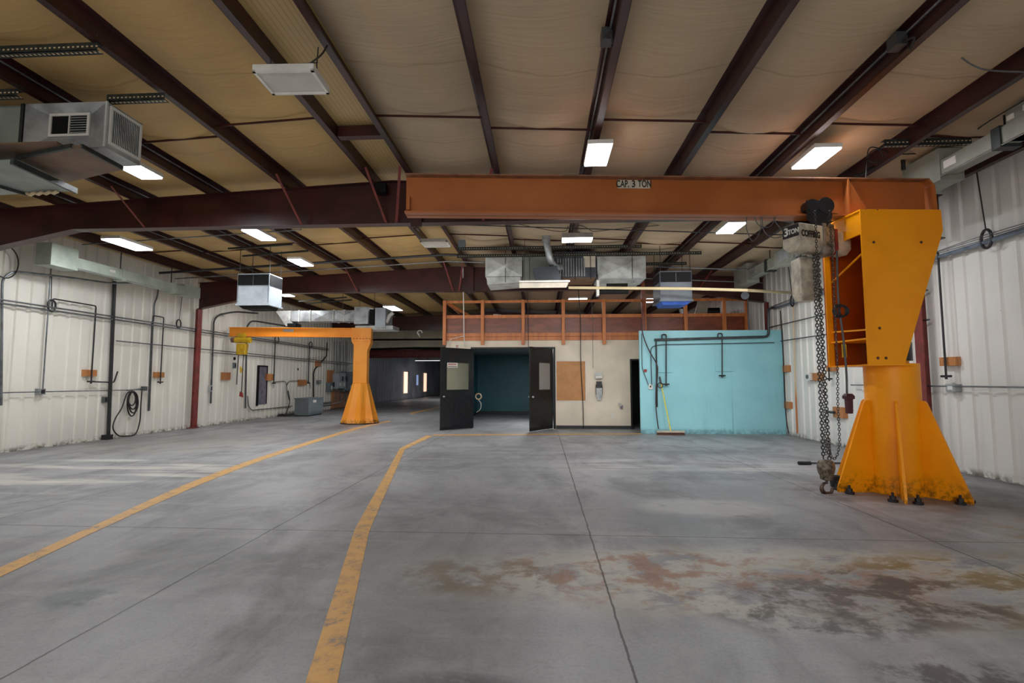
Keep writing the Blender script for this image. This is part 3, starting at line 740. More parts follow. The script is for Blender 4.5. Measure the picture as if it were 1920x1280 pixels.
stripe([(768, 774), (822, 762)], [(772, 776), (826, 763)], 'faint yellow dash beyond the left door leaf')

# ------------------------------------------------------------------ light fixtures
def fixture(label, loc, w, l, lit, rz=0, h=.06, mat='lit', power=60, tilt=0):
    t = thing('ceiling_light', label, 'light', loc, rz, 'ceiling lights')
    MB().box(-w/2, w/2, -l/2, l/2, 0, h).build('housing', 'white', t, local=True, bevel=.008)
    if lit: MB().box(-w/2+.012, w/2-.012, -l/2+.012, l/2-.012, -.022, 0).build('diffuser', mat, t, local=True)
    else:
        MB().box(-w/2+.03, w/2-.03, -l/2+.03, l/2-.03, -.006, 0).build('diffuser', 'lens_off', t, local=True)
        e = .03; MB().box(-w/2, w/2, -l/2, -l/2+e, -.02, 0).box(-w/2, w/2, l/2-e, l/2, -.02, 0).box(-w/2, -w/2+e, -l/2, l/2, -.02, 0).box(w/2-e, w/2, -l/2, l/2, -.02, 0).build('frame', 'white', t, local=True)
    MB().box(-.06, .06, -.06, .06, h, h+.05).build('bracket', 'white', t, local=True)
    if lit and power:
        ld = bpy.data.lights.new('lamp', 'AREA'); ld.shape = 'RECTANGLE'; ld.size = w; ld.size_y = l; ld.energy = power; ld.color = (.97, .98, 1.0)
        lo = bpy.data.objects.new('lamp_light', ld); C.objects.link(lo); lo.parent = t; lo.location = (0, 0, -.03)
    return t
def fz(cx, cy, z): return tuple(on_z(cx, cy, z))
fixture('lit ceiling light above the big orange boom, left of the other', fz(1121, 290, 4.62), .34, .68, 1, power=32)
fixture('lit ceiling light above the big orange boom near the right bus duct', fz(1529, 296, 4.55), .36, .66, 1, power=50)
fixture('lit ceiling light just under the big square duct at upper left', fz(256, 318, 4.5), .34, .62, 1)
fixture('lit ceiling light nearest the left wall bus duct', fz(240, 458, 4.35), .42, .9, 1)
fixture('lit ceiling light above the left blue-grey hanging heater', fz(486, 440, 4.52), .34, .78, 1)
fixture('lit ceiling light right of the left hanging heater', fz(564, 492, 4.5), .36, .75, 1)
fixture('lit ceiling light left of the hoist, seen under the orange boom', fz(1370, 427, 4.52), .36, .72, 1)
fixture('lit ceiling light hanging crosswise in front of the central furnace', fz(1082, 449, 4.3), .62, .3, 1, h=.1)
fixture('small lit ceiling light beyond the small crane column', fz(737, 578, 4.45), .5, 1.2, 1, mat='lit_far', power=110)
fixture('small lit ceiling light over the mezzanine, above the middle railing', fz(1083, 561, 4.5), .7, .5, 1, mat='lit_far', power=25)
fixture('small lit ceiling light over the mezzanine, left of the right heater', fz(1218, 563, 4.45), .4, .8, 1, mat='lit_far', power=25)
fixture('tiny lit ceiling light peeking out right of the left hanging heater', fz(531, 551, 4.4), .4, .9, 1, mat='lit_far', power=40)
u = fixture('large unlit troffer hanging on chains from the ridge purlins', fz(548, 153, 4.55), .62, .42, 0, rz=.03)
for dx in (-.25, .27):
    p = fz(548, 153, 4.6); 
    MB().tube([(p[0]+dx, p[1], 4.62), (p[0]+dx*.96, p[1], 4.78), (p[0]+dx, p[1], 4.97)], .006, 6).build('hanger_chain', 'cable', u)
MB().tube([(p[0]-.25, p[1], 4.78), (p[0]+.27, p[1], 4.8)], .006, 6).build('spreader_chain', 'cable', u)
fixture('unlit flat troffer under the ridge beyond the nearest rafter', fz(817, 457, 4.62), .62, .5, 0)
# added unseen fixtures, continuing the rows to fill the near hall with light
for k, (X, Y, pw) in enumerate(((-6.6, 2.2, 30), (-6.6, -2.6, 60), (.7, -2.2, 60), (4.0, -1.5, 45), (.7, 2.6, 0))):
    if pw: fixture(('added fill light out of view over the left aisle, nearer', 'added fill light out of view over the left aisle, farther', 'added fill light out of view near the middle', 'added fill light out of view near the right wall')[k], (X, Y, 4.5), .36, .7, 1, power=pw)
# dangling cable of the troffer
MB().tube(smooth_path([on_z(565, 130, 4.6), on_z(600, 105, 4.75), on_z(614, 85, 4.9)]), .009, 6).build('light_cord', 'cable', u)

# ------------------------------------------------------------------ big jib crane
cx, cy = 4.66, 7.07
ang = math.atan2(7.0-6.42, 5.25+1.77)
cu_, cv_ = Vector((math.cos(ang), math.sin(ang), 0)), Vector((-math.sin(ang), math.cos(ang), 0))
O = Vector((cx, cy, 0))
def jl(px, py, v):                                           # point of the crane's own plane at depth offset v
    d = ray(px, py); cam0 = Vector((0, 0, H)); t_ = ((O+cv_*v)-cam0).dot(cv_)/d.dot(cv_); p_ = cam0+d*t_
    return ((p_-O).dot(cu_), p_.z)
crane = thing('jib_crane', 'large orange floor-mounted jib crane with long boom at the right', 'crane', tuple(O), ang)
def L3(u_, v_, z): return (u_, v_, z)
# base
MB().lathe([(.31, 0), (.31, 1.68), (.20, 1.68), (.2, 3.5)], 40).build('mast', 'orange', crane, local=True)
for k in range(6):
    a = math.radians(-118+60*k)-ang; d = Vector((math.cos(a), math.sin(a), 0)); nrm = Vector((-d.y, d.x, 0))*.014
    pts = [d*.30, d*.78, d*.78+Vector((0, 0, .05)), d*.385+Vector((0, 0, 1.17)), d*.36+Vector((0, 0, 1.2)), d*.30+Vector((0, 0, 1.2))]
    MB().prism([p_-nrm for p_ in pts], nrm*2).build('gusset', 'orange', crane, local=True)
    for s in (-1, 1):
        b = MB()
        q = d*.70+Vector((-d.y, d.x, 0))*s*.12
        b.cyl(q, q+Vector((0, 0, .03)), .055, seg=12).cyl(q+Vector((0, 0, .03)), q+Vector((0, 0, .07)), .034, seg=6).cyl(q+Vector((0, 0, .07)), q+Vector((0, 0, .11)), .015, seg=8)
        b.build('anchor_bolt', 'blackpipe', crane, local=True)
# head box plates
V0 = -.40
front = [jl(*p_, V0) for p_ in ((1612, 387), (1764, 387), (1768, 432), (1696, 685), (1629, 685))]
uL = (front[0][0]+front[4][0])/2; front[0] = (uL, front[0][1]); front[4] = (uL, front[4][1])
zt, zb_ = 3.66, front[4][1]
front[0] = (uL, zt); front[1] = (front[1][0], zt)
MB().prism([L3(u_, V0, z) for u_, z in front], (0, .02, 0)).build('front_plate', 'orange', crane, local=True)
MB().prism([L3(u_, .38, z) for u_, z in front[:2]+[(front[2][0]-.05, front[2][1]), (front[3][0]+.22, front[3][1]), front[4]]], (0, .02, 0)).build('rear_plate', 'inside', crane, local=True)
# cross members between the plates
MB().box(uL, uL+.5, V0+.02, .38, 3.64, zt).build('cap_plate', 'orange', crane, local=True)
MB().box(uL+.01, uL+.03, V0+.02, .38, 3.34, 3.64).build('head_channel', 'orange', crane, local=True)
MB().box(-.02, .0, .06, .38, 2.0, 3.6).build('inner_web', 'inside', crane, local=True)
MB().box(uL-.01, uL+.07, .34, .36, zb_, 3.6).build('rear_edge_strip', 'orange', crane, local=True)
MB().box(uL+.02, -.02, V0+.02, .38, 1.98, 2.0).build('shelf_plate', 'orange', crane, local=True)
MB().box(uL+.0, .02, V0+.02, .38, zb_, zb_+.015).build('bottom_plate', 'orange', crane, local=True)
MB().bar((uL+.02, V0, 3.1), (uL+.1, .38, 2.85), .018).bar((uL+.02, V0, 2.1), (uL+.05, .38, 2.14), .02).build('tie_rod', 'orange', crane, local=True)
MB().tube([(-.0, 0, 1.72), (-.0, 0, 1.96)], .24, 28).build('bearing_ring', 'blackpipe', crane, local=True)
b = MB()
for p_ in ((1638, 454), (1727, 454), (1649, 615), (1646, 671), (1661, 671), (1623, 392), (1645, 393)):
    u_, z = jl(*p_, V0); b.cyl((u_, V0, z), (u_, V0-.006, z), .018 if p_[1] > 400 else .007, seg=12)
b.build('plate_bolts', simple('rusty_bolt_heads', '5a2f14', .6), crane, local=True)
# paint scrape
u_, z = jl(1634, 640, V0)
# boom
uA = jl(762, 360, 0)[0]; uB = jl(1744, 360, 0)[0]
ZT, ZB = 4.2, 3.665
boom = MB()
boom.box(uA, uB-.09, -.006, .006, ZB, ZT)
boom.build('boom_web', 'boom', crane, local=True)
MB().box(uA, uB-.09, -.11, .11, ZT-.018, ZT).build('boom_top_flange', simple('muted_boom_paint', '8a5c40', .6), crane, local=True)  # top flange colour muted to cut its orange bounce onto the ceiling
MB().box(uA, uB-.02, -.12, .12, ZB-.0, ZB+.022).build('boom_bottom_flange', 'boom', crane, local=True)
MB().prism([(uB-.1, -.11, ZT), (uB-.02, -.11, ZT-.1), (uB-.0, -.11, ZB), (uB-.02, -.11, ZB), (uB-.05, -.11, ZT-.1), (uB-.12, -.11, ZT-.02)], (0, .22, 0)).build('boom_end_plate', 'boom', crane, local=True)
us = jl(1590, 370, -.1)[0]
MB().prism([(us, -.11, ZT-.02), (us+.02, -.11, ZT-.02), (us+.02, -.11, ZB+.02), (us, -.11, ZB+.02)], (0, .22, 0)).build('stiffener', 'boom', crane, local=True)
MB().prism([(us+.02, -.10, ZT-.02), (us+.3, -.10, ZB+.02), (us+.02, -.10, ZB+.02)], (0, .012, 0)).build('corner_gusset', 'boom', crane, local=True)
ue = jl(1550, 370, -.1)[0]
MB().box(uA+.015, uA+.06, -.08, -.01, ZB+.05, ZB+.24).build('end_stop', 'boom', crane, local=True)
MB().box(us-.24, us-.14, -.1, -.01, ZB+.04, ZB+.2).build('stop_block', 'boom', crane, local=True)
# capacity plate
ca, cb = jl(1158, 337, -.02), jl(1219, 353, -.02)
pl = MB().box(ca[0], cb[0], -.016, -.008, cb[1], ca[1]).build('capacity_plate', 'offwhite', crane, local=True)
W = world(crane)
for s_, px in (('CAP.', 1167.5), ('3', 1188), ('TON', 1209)):
    u_, z = jl(px, 345, -.02)
    text(s_, .135, 'textk', crane, W @ face_mtx((u_, -.018, z), (1, 0, 0), (0, 0, 1)), 'capacity_lettering', .62 if s_ != '3' else .85, .001, .003)

# hoist + trolley
TU = (jl(1531, 390, -.1)[0])
tro = thing('beam_trolley', 'black wheeled trolley clamped on the orange boom', 'trolley', tuple(W @ Vector((TU, 0, 3.5))), ang)
def th(u_, v_, z): return W @ Vector((u_, v_, z))
for v_ in (-.155, .145): MB().prism([th(TU-.17, v_, 3.62), th(TU-.17, v_, 3.86), th(TU+.17, v_, 3.86), th(TU+.17, v_, 3.62), th(TU+.05, v_, 3.42), th(TU-.03, v_, 3.42)], th(0, .012, 0)-th(0, 0, 0)).build('side_plate', 'black', tro)
for u_ in (-.09, .09):
    b = MB()
    for s in (-1, 1): b.cyl(th(TU+u_, s*.17, 3.79), th(TU+u_, s*.03, 3.79), .085 if u_ < 0 else .11, seg=20)
    b.build('wheel', 'black', tro)
MB().cyl(th(TU-.02, -.17, 3.52), th(TU-.02, .17, 3.52), .03, seg=12).build('axle', 'black', tro)
hst = thing('chain_hoist', 'cream electric chain hoist lettered 3 TON hanging from the trolley', 'hoist', tuple(th(TU, 0, 3.1)), ang)
ha = ang+math.radians(20)            # hoist body is turned
HC = th(TU+.05, -.02, 3.37)
hu = Vector((math.cos(ha), math.sin(ha), 0)); hv = Vector((-math.sin(ha), math.cos(ha), 0))
# body axis: from left-near to right-far as seen; use survey points for the visible corners
def hp(u_, v_, z): return HC+hu*u_+hv*v_+Vector((0, 0, z))
def hexbox(u0, u1, w, z0, z1, ch):
    r = lambda u_: [hp(u_, -w, z0+ch), hp(u_, -w, z1), hp(u_, w, z1), hp(u_, w, z0+ch), hp(u_, w-ch, z0), hp(u_, -w+ch, z0)]
    return MB().loft([r(u0), r(u1)])
hexbox(-.50, -.07, .13, -.22, .14, .07).build('control_cover', 'cream_hoist', hst, bevel=.012)
hexbox(-.07, .14, .14, -.24, .18, .05).build('gear_case', 'hoistgrey', hst, bevel=.012)
hexbox(.14, .19, .15, -.22, .12, .06).build('red_band', 'redbit', hst, bevel=.006)
hexbox(.19, .46, .14, -.20, .10, .07).build('motor_cover', 'cream_hoist', hst, bevel=.02)
MB().prism([hp(-.02, -.02, .16), hp(.1, -.02, .16), hp(.07, -.02, .3), hp(.0, -.02, .3)], hv*.04).build('suspension_lug', 'redbit', hst)
MB().box(*[0, 0, 0, 0, 0, 0]).bm.free() if False else None
lb = MB().prism([hp(-.503, -.12, -.03), hp(-.503, .12, -.03), hp(-.503, .12, .13), hp(-.503, -.12, .13)], -hu*.003).build('name_plate', 'textk', hst)
text('3', .15, 'textw', hst, face_mtx(hp(-.509, .065, .05), -hv, (0, 0, 1)), 'capacity_lettering', 1.0, .001, .005)
text('TON', .085, 'textw', hst, face_mtx(hp(-.509, -.045, .04), -hv, (0, 0, 1)), 'capacity_lettering', .85, .001, .004)
text('COFFING', .115, 'textk', hst, face_mtx(hp(-.30, -.133, .0), hu, (0, 0, 1)), 'maker_lettering', .70, .001, .006)
MB().prism([hp(-.3, -.08, -.225), hp(-.15, -.08, -.225), hp(-.15, .02, -.225), hp(-.3, .02, -.225)], (0, 0, .01)).build('rating_plate', 'hoistgrey', hst)
# chain container
cc = th(TU+.02, .25, 0)
r_ = lambda z, s: [Vector((cc.x-.13*s, cc.y-.13*s, z)), Vector((cc.x+.13*s, cc.y-.13*s, z)), Vector((cc.x+.13*s, cc.y+.13*s, z)), Vector((cc.x-.13*s, cc.y+.13*s, z))]
MB().loft([r_(2.56, .8), r_(2.66, 1), r_(3.16, 1)]).build('chain_container', 'cream_hoist', hst, bevel=.015)
MB().bar((cc.x-.1, cc.y, 3.14), (cc.x-.08, cc.y-.1, 3.24), .02).bar((cc.x+.1, cc.y, 3.14), (cc.x+.08, cc.y-.1, 3.24), .02).build('container_hanger', 'blackpipe', hst)

def chain(pts, pitch, wire, name, m, parent, width=None):
    P = [Vector(p_) for p_ in pts]; b = MB(); dist = 0; k = 0; width = width or pitch*.36
    seg = [(P[i], P[i+1], (P[i+1]-P[i]).length) for i in range(len(P)-1)]; tot = sum(s_[2] for s_ in seg)
    nL = int(tot/pitch)
    for j in range(nL):
        t_ = (j+.5)*pitch; a_ = 0
        for s0, s1, l_ in seg:
            if a_+l_ >= t_: break
            a_ += l_
        c_ = s0.lerp(s1, (t_-a_)/l_); d = (s1-s0).normalized()
        side = d.cross(Vector((0, 1, 0)));
        if side.length < .1: side = d.cross(Vector((1, 0, 0)))
        side.normalize()
        if j % 2: side = d.cross(side)
        side = (side*.93+d.cross(side)*.35).normalized()
        hl = pitch*.62
        loop = [c_+d*(hl*math.sin(q))+side*(width*math.cos(q)) for q in [2*PI*i_/10 for i_ in range(10)]]
        b.tube(loop, wire, 5, closed=True)
    return b.build(name, m, parent)
HB = Vector((on_y(1548, 870, cy-.15).x, cy-.15, 0)); HB = th(jl(1548, 880, -.05)[0], -.05, 0)
lifting = thing('load_chain', 'pair of long steel load chains hanging from the cream hoist', 'chain', (HB.x, HB.y, .4))
for k, (pa, pb_) in enumerate((((1524, 440), (1544, 862)), ((1533, 470), (1555, 862)))):
    for s in (-1, 1) if False else (0,):
        ua, za = jl(pa[0], pa[1], -.1); ub, zb2 = jl(pb_[0], pb_[1], -.06)
        chain([th(ua, -.1, za), th(ub, -.06, zb2)], .040, .0075, 'chain_strand', 'chain', lifting, .018)
ua, za = jl(1521, 385, -.17)
hc = chain([th(jl(1528, 395, -.30)[0], -.30, jl(1528, 395, -.30)[1]), th(jl(1549, 855, -.12)[0], -.12, jl(1549, 855, -.12)[1])], .032, .0048, 'hand_chain_fall', 'chain', lifting, .013)
hand = [jl(1555, 395, -.28), jl(1562, 500, -.28), jl(1566, 600, -.28), jl(1570, 680, -.28), jl(1571, 760, -.28), jl(1574, 820, -.28), jl(1571, 848, -.28), jl(1564, 860, -.28), jl(1557, 850, -.28), jl(1554, 820, -.28)]
o = chain(smooth_path([th(u_, -.28, z) for u_, z in hand], 4), .032, .0048, 'hand_chain', 'chain', None, .013); tag(o, 'thin loop of hand chain hanging right of the load chains', 'chain')
blk = thing('hook_block', 'worn steel hook block with swivel hook hanging just above the floor', 'hook', (HB.x, HB.y, 0))
ub, zc = jl(1549, 882, -.06)
bc = th(ub, -.06, zc)
MB().loft([[bc+cu_*(w*math.cos(q))+cv_*(d_*math.sin(q))+Vector((0, 0, z)) for q in [2*PI*i_/14 for i_ in range(14)]] for w, d_, z in ((.03, .03, -.125), (.075, .06, -.11), (.08, .065, -.06), (.10, .075, -.03), (.115, .08, .03), (.11, .08, .09), (.085, .065, .13), (.04, .04, .14))]).build('block_body', 'blocky', blk, sm=True)
MB().cyl(bc+cv_*-.085, bc+cv_*.085, .03, seg=12).build('pin', 'hook', blk)
hz = zc-.125; pts = [bc+Vector((0, 0, -.12)), bc+Vector((0, 0, -.155))]
hcn = bc+Vector((0, 0, -.225)); pts += [hcn+cu_*(-.07*math.sin(q))*1.0+Vector((0, 0, .07*math.cos(q))) for q in [PI*2*(.06+i_/14*.72) for i_ in range(15)]]
rad = [.018, .018]+[.016+.012*math.sin(PI*i_/14) for i_ in range(15)]; rad[-1] = .008
MB().tube(pts, rad, 10).build('hook', 'hook', blk)
# pendant
pc = [jl(1569, 470, -.2), jl(1572, 560, -.2), jl(1582, 640, -.2), jl(1587, 700, -.2), jl(1588, 738, -.2)]
pen = thing('pendant_control', 'dark red push-button pendant hanging beside the crane mast', 'control', tuple(th(pc[-1][0], -.2, pc[-1][1]-.25)))
MB().tube(smooth_path([th(u_, -.2, z) for u_, z in pc]), .013, 8).build('pendant_cord', 'greypipe', pen)
lp = []
u0, z0 = jl(1577, 583, -.2)
b = MB()
for k in range(3): b.tube(arc(th(u0-.02+.02*k, -.2-.01*k, z0), .085-.01*k, 0, 2*PI, 20, cu_, Vector((0, 0, 1)))[:-1], .012, 8, closed=True)
b.build('cord_coil', 'cable', pen)
u1_, z1_ = jl(1591, 745, -.2); u2_, z2_ = jl(1590, 775, -.2)
def pr(z, w, d_): return [th(u1_-w, -.2-d_, z), th(u1_+w, -.2-d_, z), th(u1_+w, -.2+d_, z), th(u1_-w, -.2+d_, z)]
MB().loft([pr(z2_, .032, .03), pr(z1_+-.02, .038, .032), pr(z1_-.018, .055, .045), pr(z1_+.02, .055, .045), pr(z1_+.05, .035, .03)]).build('pendant_body', 'pendant', pen, bevel=.006)
b = MB()
for k in range(3): z = z2_+.04+k*.04; b.cyl(th(u1_+.032, -.2, z), th(u1_+.048, -.2, z), .012, seg=10)
b.build('buttons', 'pendant', pen)
tag(MB().box(*[*sorted((th(jl(1583, 658, -.18)[0], -.18, 0).x-.02, th(jl(1583, 658, -.18)[0], -.18, 0).x+.03))], th(jl(1583, 658, -.18)[0], -.18, 0).y, th(jl(1583, 658, -.18)[0], -.18, 0).y+.02, jl(1583, 670, -.18)[1], jl(1583, 645, -.18)[1]).build('yellow_tag', 'yellow'), 'small yellow tag on the pendant cord', 'tag')
# drain cup next to the base
p_ = on_z(1581, 915); t = thing('oil_cup', 'small black cup on the floor at the left foot of the crane base', 'cup', tuple(p_-Vector((.05, -.1, 0))))
MB().lathe([(.055, 0), (.075, .15), (.065, .15), (.045, .02)], 16).build('cup_body', 'black', t, local=True)
# iron bar on the floor behind
a, c = on_z(1497, 868, .03), on_z(1640, 868, .03)
t = thing('floor_bar', 'dark iron bar lying on the floor behind the hook', 'bar', tuple(a)); MB().tube([a, c], .016, 8).build('rod', 'greypipe', t); MB().tube([a, a.lerp(c, .16)], .033, 8).build('socket_end', 'blackpipe', t)
# festoon cables under boom
for k, (pp, lb) in enumerate((([(1400, 404), (1400, 430), (1412, 452), (1426, 430), (1426, 404)], 'round drooping loop of festoon cable under the boom, leftmost'),
    ([(1414, 404), (1424, 422), (1445, 424), (1456, 404)], 'shallow drooping festoon cable under the boom, second from the left'),
    ([(1430, 404), (1434, 432), (1452, 445), (1475, 440)], 'festoon cable sagging down to the hoist lettering plate'),
    ([(1448, 404), (1462, 422), (1478, 440)], 'straight festoon cable running to the hoist top'))):
    tag(MB().tube(smooth_path([th(jl(*q, -.03)[0], -.03+.01*k, jl(*q, -.03)[1]) for q in pp]), .006, 6).build('festoon_cable', 'cableg'), lb, 'cable')
# overhead cable loop above crane head
tag(MB().tube(smooth_path([th(jl(1622, 330, .1)[0], .1, ZT), on_y(1628, 292, 7.2), on_y(1645, 280, 7.2), on_y(1656, 292, 7.2), on_y(1648, 303, 7.2), on_y(1628, 300, 7.2), on_y(1634, 276, 7.2), on_y(1680, 288, 7.3), on_y(1740, 285, 7.4), on_y(1800, 265, 7.2), on_y(1850, 230, 6.4), on_y(1920, 188, 5.6)]), .008, 6).build('power_cable', 'cable'), 'black cable looping above the crane head and along the right bus duct', 'cable')
tag(MB().tube(smooth_path([on_y(1604, 332, 7.6), on_y(1640, 312, 7.6), on_y(1682, 292, 7.6), on_y(1692, 298, 7.6), on_y(1694, 318, 7.6)]), .028, 8).build('flex_conduit', 'blackpipe'), 'thick dark flexible conduit bending into the right bus duct box', 'conduit')
tag(MB().tube(smooth_path([on_z(1776, 65, 4.95), on_z(1800, 105, 4.75), on_z(1845, 130, 4.6), on_z(1925, 135, 4.55)]), .009, 6).build('drooping_cable', 'cableg'), 'grey cable drooping under the ceiling at the upper right corner', 'cable')
# junction boxes on purlins
for X, px_y, lb in ((3.55, (1722, 80), 'grey junction box on the purlin at the upper right'), (.73, (1152, 72), 'grey cable fitting on the purlin above the lit light')):
    p_ = on_z(*px_y, roof(X)+.08); t = thing('junction_box', lb, 'box', (X-.05, p_.y, roof(X)))
    MB().box(X-.12, X-.01, p_.y-.07, p_.y+.07, roof(X)+.03, roof(X)+.16).build('box', 'greypipe', t, bevel=.005); MB().tube(smooth_path([(X-.06, p_.y-.07, roof(X)+.05), (X-.05, p_.y-.2, roof(X)+.0), (X-.02, p_.y-.1, roof(X)-.04)]), .012, 6).build('cord', 'cable', t)

# ------------------------------------------------------------------ small jib crane at left
c2 = Vector((on_y(677, 700, 17.4).x, 17.4, 0))
pA, pB = Vector((-10.75, 16.78, 0)), Vector((on_y(697, 620, 17.4).x, 17.42, 0)); a2 = math.atan2(pB.y-pA.y, pB.x-pA.x)
jc = thing('small_jib_crane', 'small orange jib crane on a flared base in the left bay', 'crane', tuple(c2), a2)
star = lambda r1, r2, z: [(r*math.cos(PI/8*k+.2), r*math.sin(PI/8*k+.2), z) for k in range(16) for r in ((r1 if k % 2 == 0 else r2),)]
MB().loft([star(.64, .5, .03), star(.28, .26, 1.38)]).build('flared_base', 'orange2', jc, local=True)
MB().cyl((0, 0, 0), (0, 0, .03), .66, seg=16).build('base_plate', 'blackpipe', jc, local=True)
MB().box(-.235, .235, -.2, .2, 1.38, 2.86).build('mast', 'orange2', jc, local=True, bevel=.02)
MB().box(-.3, .34, -.22, .22, 2.84, 2.9).prism([(.23, -.2, 2.5), (.36, -.2, 2.84), (.23, -.2, 2.84)], (0, .4, 0)).prism([(-.23, -.2, 2.7), (-.31, -.2, 2.84), (-.23, -.2, 2.84)], (0, .4, 0)).build('head_bracket', 'orange2', jc, local=True)
L_ = (pB-pA).length; uE = (Matrix.Rotation(-a2, 3, 'Z') @ (pB-c2)).x; uS = uE-L_
MB().box(uS, -.34, -.008, .008, 2.99, 3.3).box(uS, -.34, -.09, .09, 3.285, 3.305).box(uS, -.34, -.09, .09, 2.985, 3.0).build('boom', 'orange2', jc, local=True)
MB().box(-.33, uE, -.14, .14, 2.9, 3.31).build('head_box', 'orange2', jc, local=True)
b = MB(); [b.cyl((-.25+.11*k, -.16, 2.93), (-.25+.11*k, -.14, 2.93), .016, seg=8) for k in range(6)]; b.build('bolts', 'blackpipe', jc, local=True)
MB().box(uS+1.8, uS+2.15, -.02, -.01, 3.17, 3.25).build('nameplate', 'galv', jc, local=True)
W2 = world(jc)
h2 = thing('yellow_chain_hoist', 'yellow electric chain hoist on the tip of the small crane boom', 'hoist', tuple(W2 @ Vector((uS+.45, 0, 2.6))), a2)
def w2(u_, v_, z): return W2 @ Vector((u_, v_, z))
MB().cyl(w2(uS+.22, -.05, 2.86), w2(uS+.75, -.05, 2.86), .1, seg=16).build('motor', 'yellow', h2)
MB().prism([w2(uS+.3, -.14, 2.36), w2(uS+.58, -.14, 2.36), w2(uS+.62, -.14, 2.74), w2(uS+.3, -.14, 2.74)], w2(0, .24, 0)-w2(0, 0, 0)).build('body', 'yellow', h2, bevel=.02)
MB().cyl(w2(uS+.1, -.05, 2.86), w2(uS+.22, -.05, 2.86), .09, seg=14).build('brake_cap', 'plybrown', h2)
b = MB(); [b.cyl(w2(uS+.38+.14*k, -.11, 3.03), w2(uS+.38+.14*k, -.03, 3.03), .07, seg=14) for k in range(2)]; b.box(0, 0, 0, 0, 0, 0) if False else None; b.build('trolley_wheels', 'yellow', h2)
MB().prism([w2(uS+.3, -.1, 2.9), w2(uS+.6, -.1, 2.9), w2(uS+.6, -.1, 3.06), w2(uS+.3, -.1, 3.06)], w2(0, .01, 0)-w2(0, 0, 0)).build('trolley_plate', 'yellow', h2)
chain([w2(uS+.35, -.05, 2.36), w2(uS+.33, -.05, .72+.6)], .06, .009, 'load_chain', 'cable', h2, .02)
MB().tube([w2(uS+.52, -.05, 2.36), w2(uS+.50, -.05, 1.0)], .014, 6).build('pendant_cord', 'cable', h2)
MB().prism([w2(uS+.45, -.1, .95), w2(uS+.56, -.1, .9), w2(uS+.54, -.1, 1.05), w2(uS+.47, -.1, 1.1)], w2(0, .08, 0)-w2(0, 0, 0)).build('pendant', 'redbit', h2)
MB().tube([w2(uS+.44, -.05, 1.95), w2(uS+.47, -.05, 1.75)], [.03, .05], 8).build('limit_switch', 'yellow', h2)

# ------------------------------------------------------------------ overhead furnace duct assembly (centre)
fy = 13.0
def fx(px): return on_y(px, 500, fy).x
fu = thing('ceiling_furnace', 'long galvanized furnace and duct assembly hung under the roof in the centre', 'furnace', (fx(1060), fy+.3, 3.9))
zt = 4.72
def crossbox(x0, x1, y0, y1, z0, z1, name, m, lip=.07):
    xm, zm = (x0+x1)/2, (z0+z1)/2
    b = MB(); b.box(x0, x1, y0, y1, z0, z1)
    b.poly([(x0+.02, y0-.002, z0+.02), (x1-.02, y0-.002, z0+.02), (xm, y0-lip, zm)]); b.poly([(x1-.02, y0-.002, z0+.02), (x1-.02, y0-.002, z1-.02), (xm, y0-lip, zm)])
    b.poly([(x1-.02, y0-.002, z1-.02), (x0+.02, y0-.002, z1-.02), (xm, y0-lip, zm)]); b.poly([(x0+.02, y0-.002, z1-.02), (x0+.02, y0-.002, z0+.02), (xm, y0-lip, zm)])
    return b.build(name, m, fu)
crossbox(fx(910), fx(979), fy, fy+.9, 4.17, zt, 'return_plenum', 'galv_dull')
MB().prism([(fx(912), fy, 4.16), (fx(976), fy, 4.16), (fx(976), fy, 4.02), (fx(914), fy, 3.96)], (0, .85, 0)).build('plenum_skirt', 'galv_dull', fu)
MB().box(fx(981), fx(1040), fy+.05, fy+.9, 4.08, zt).build('blower_cabinet', 'duct_grey', fu)
b = MB().box(fx(1041), fx(1118), fy-.02, fy+.9, 4.12, zt+.08)
b.build('burner_cabinet', 'unit_d', fu)
b = MB()
for k in range(11): x = fx(1045)+k*.068; b.box(x, x+.03, fy-.035, fy-.02, 4.15, 4.62)
b.build('louvres', 'galv', fu)
MB().box(fx(1094), fx(1116), fy-.03, fy-.02, 4.38, 4.72).build('instruction_label', 'offwhite', fu)
crossbox(fx(1120), fx(1211), fy, fy+.9, 4.08, 4.66, 'supply_duct', 'galv_dull')
MB().prism([(fx(1121), fy+.02, 4.08), (fx(1210), fy+.02, 4.08), (fx(1200), fy+.4, 3.98), (fx(1125), fy+.4, 3.98)], (0, .3, 0)).build('duct_underside', 'galv_dull', fu)
MB().box(fx(1045), fx(1116), fy, fy+.85, 4.09, 4.12).build('cabinet_base', 'plybrown', fu)
zz = lambda px, py, Y: on_y(px, py, Y)
MB().tube(smooth_path([zz(1024, 436, 12.2), zz(1024, 452, 12.2), zz(1028, 470, 12.25), zz(1033, 490, 12.4), zz(1042, 500, 12.7), zz(1052, 500, 13.0)]), .085, 14).tube([zz(1024, 434, 12.2), zz(1024, 437, 12.2)], .14, 14).tube([zz(1024, 437, 12.2), zz(1024, 452, 12.2)], .105, 14).build('flue_pipe', 'galv', fu)
MB().prism([zz(998, 502, 12.3), zz(1044, 498, 12.3), zz(1052, 520, 12.3), zz(1050, 529, 12.3), zz(1007, 530, 12.3)], (0, .4, 0)).build('access_panel', 'unit_d', fu)
for px in (948, 993, 1053, 1078, 1107, 1185):
    x = fx(px)
    MB().tube([(x, fy-.05, 4.06 if px > 1000 else 4.0), (x, fy-.05, roof(x)+.1)], .008, 6).build('hanger_rod', 'cable', fu)
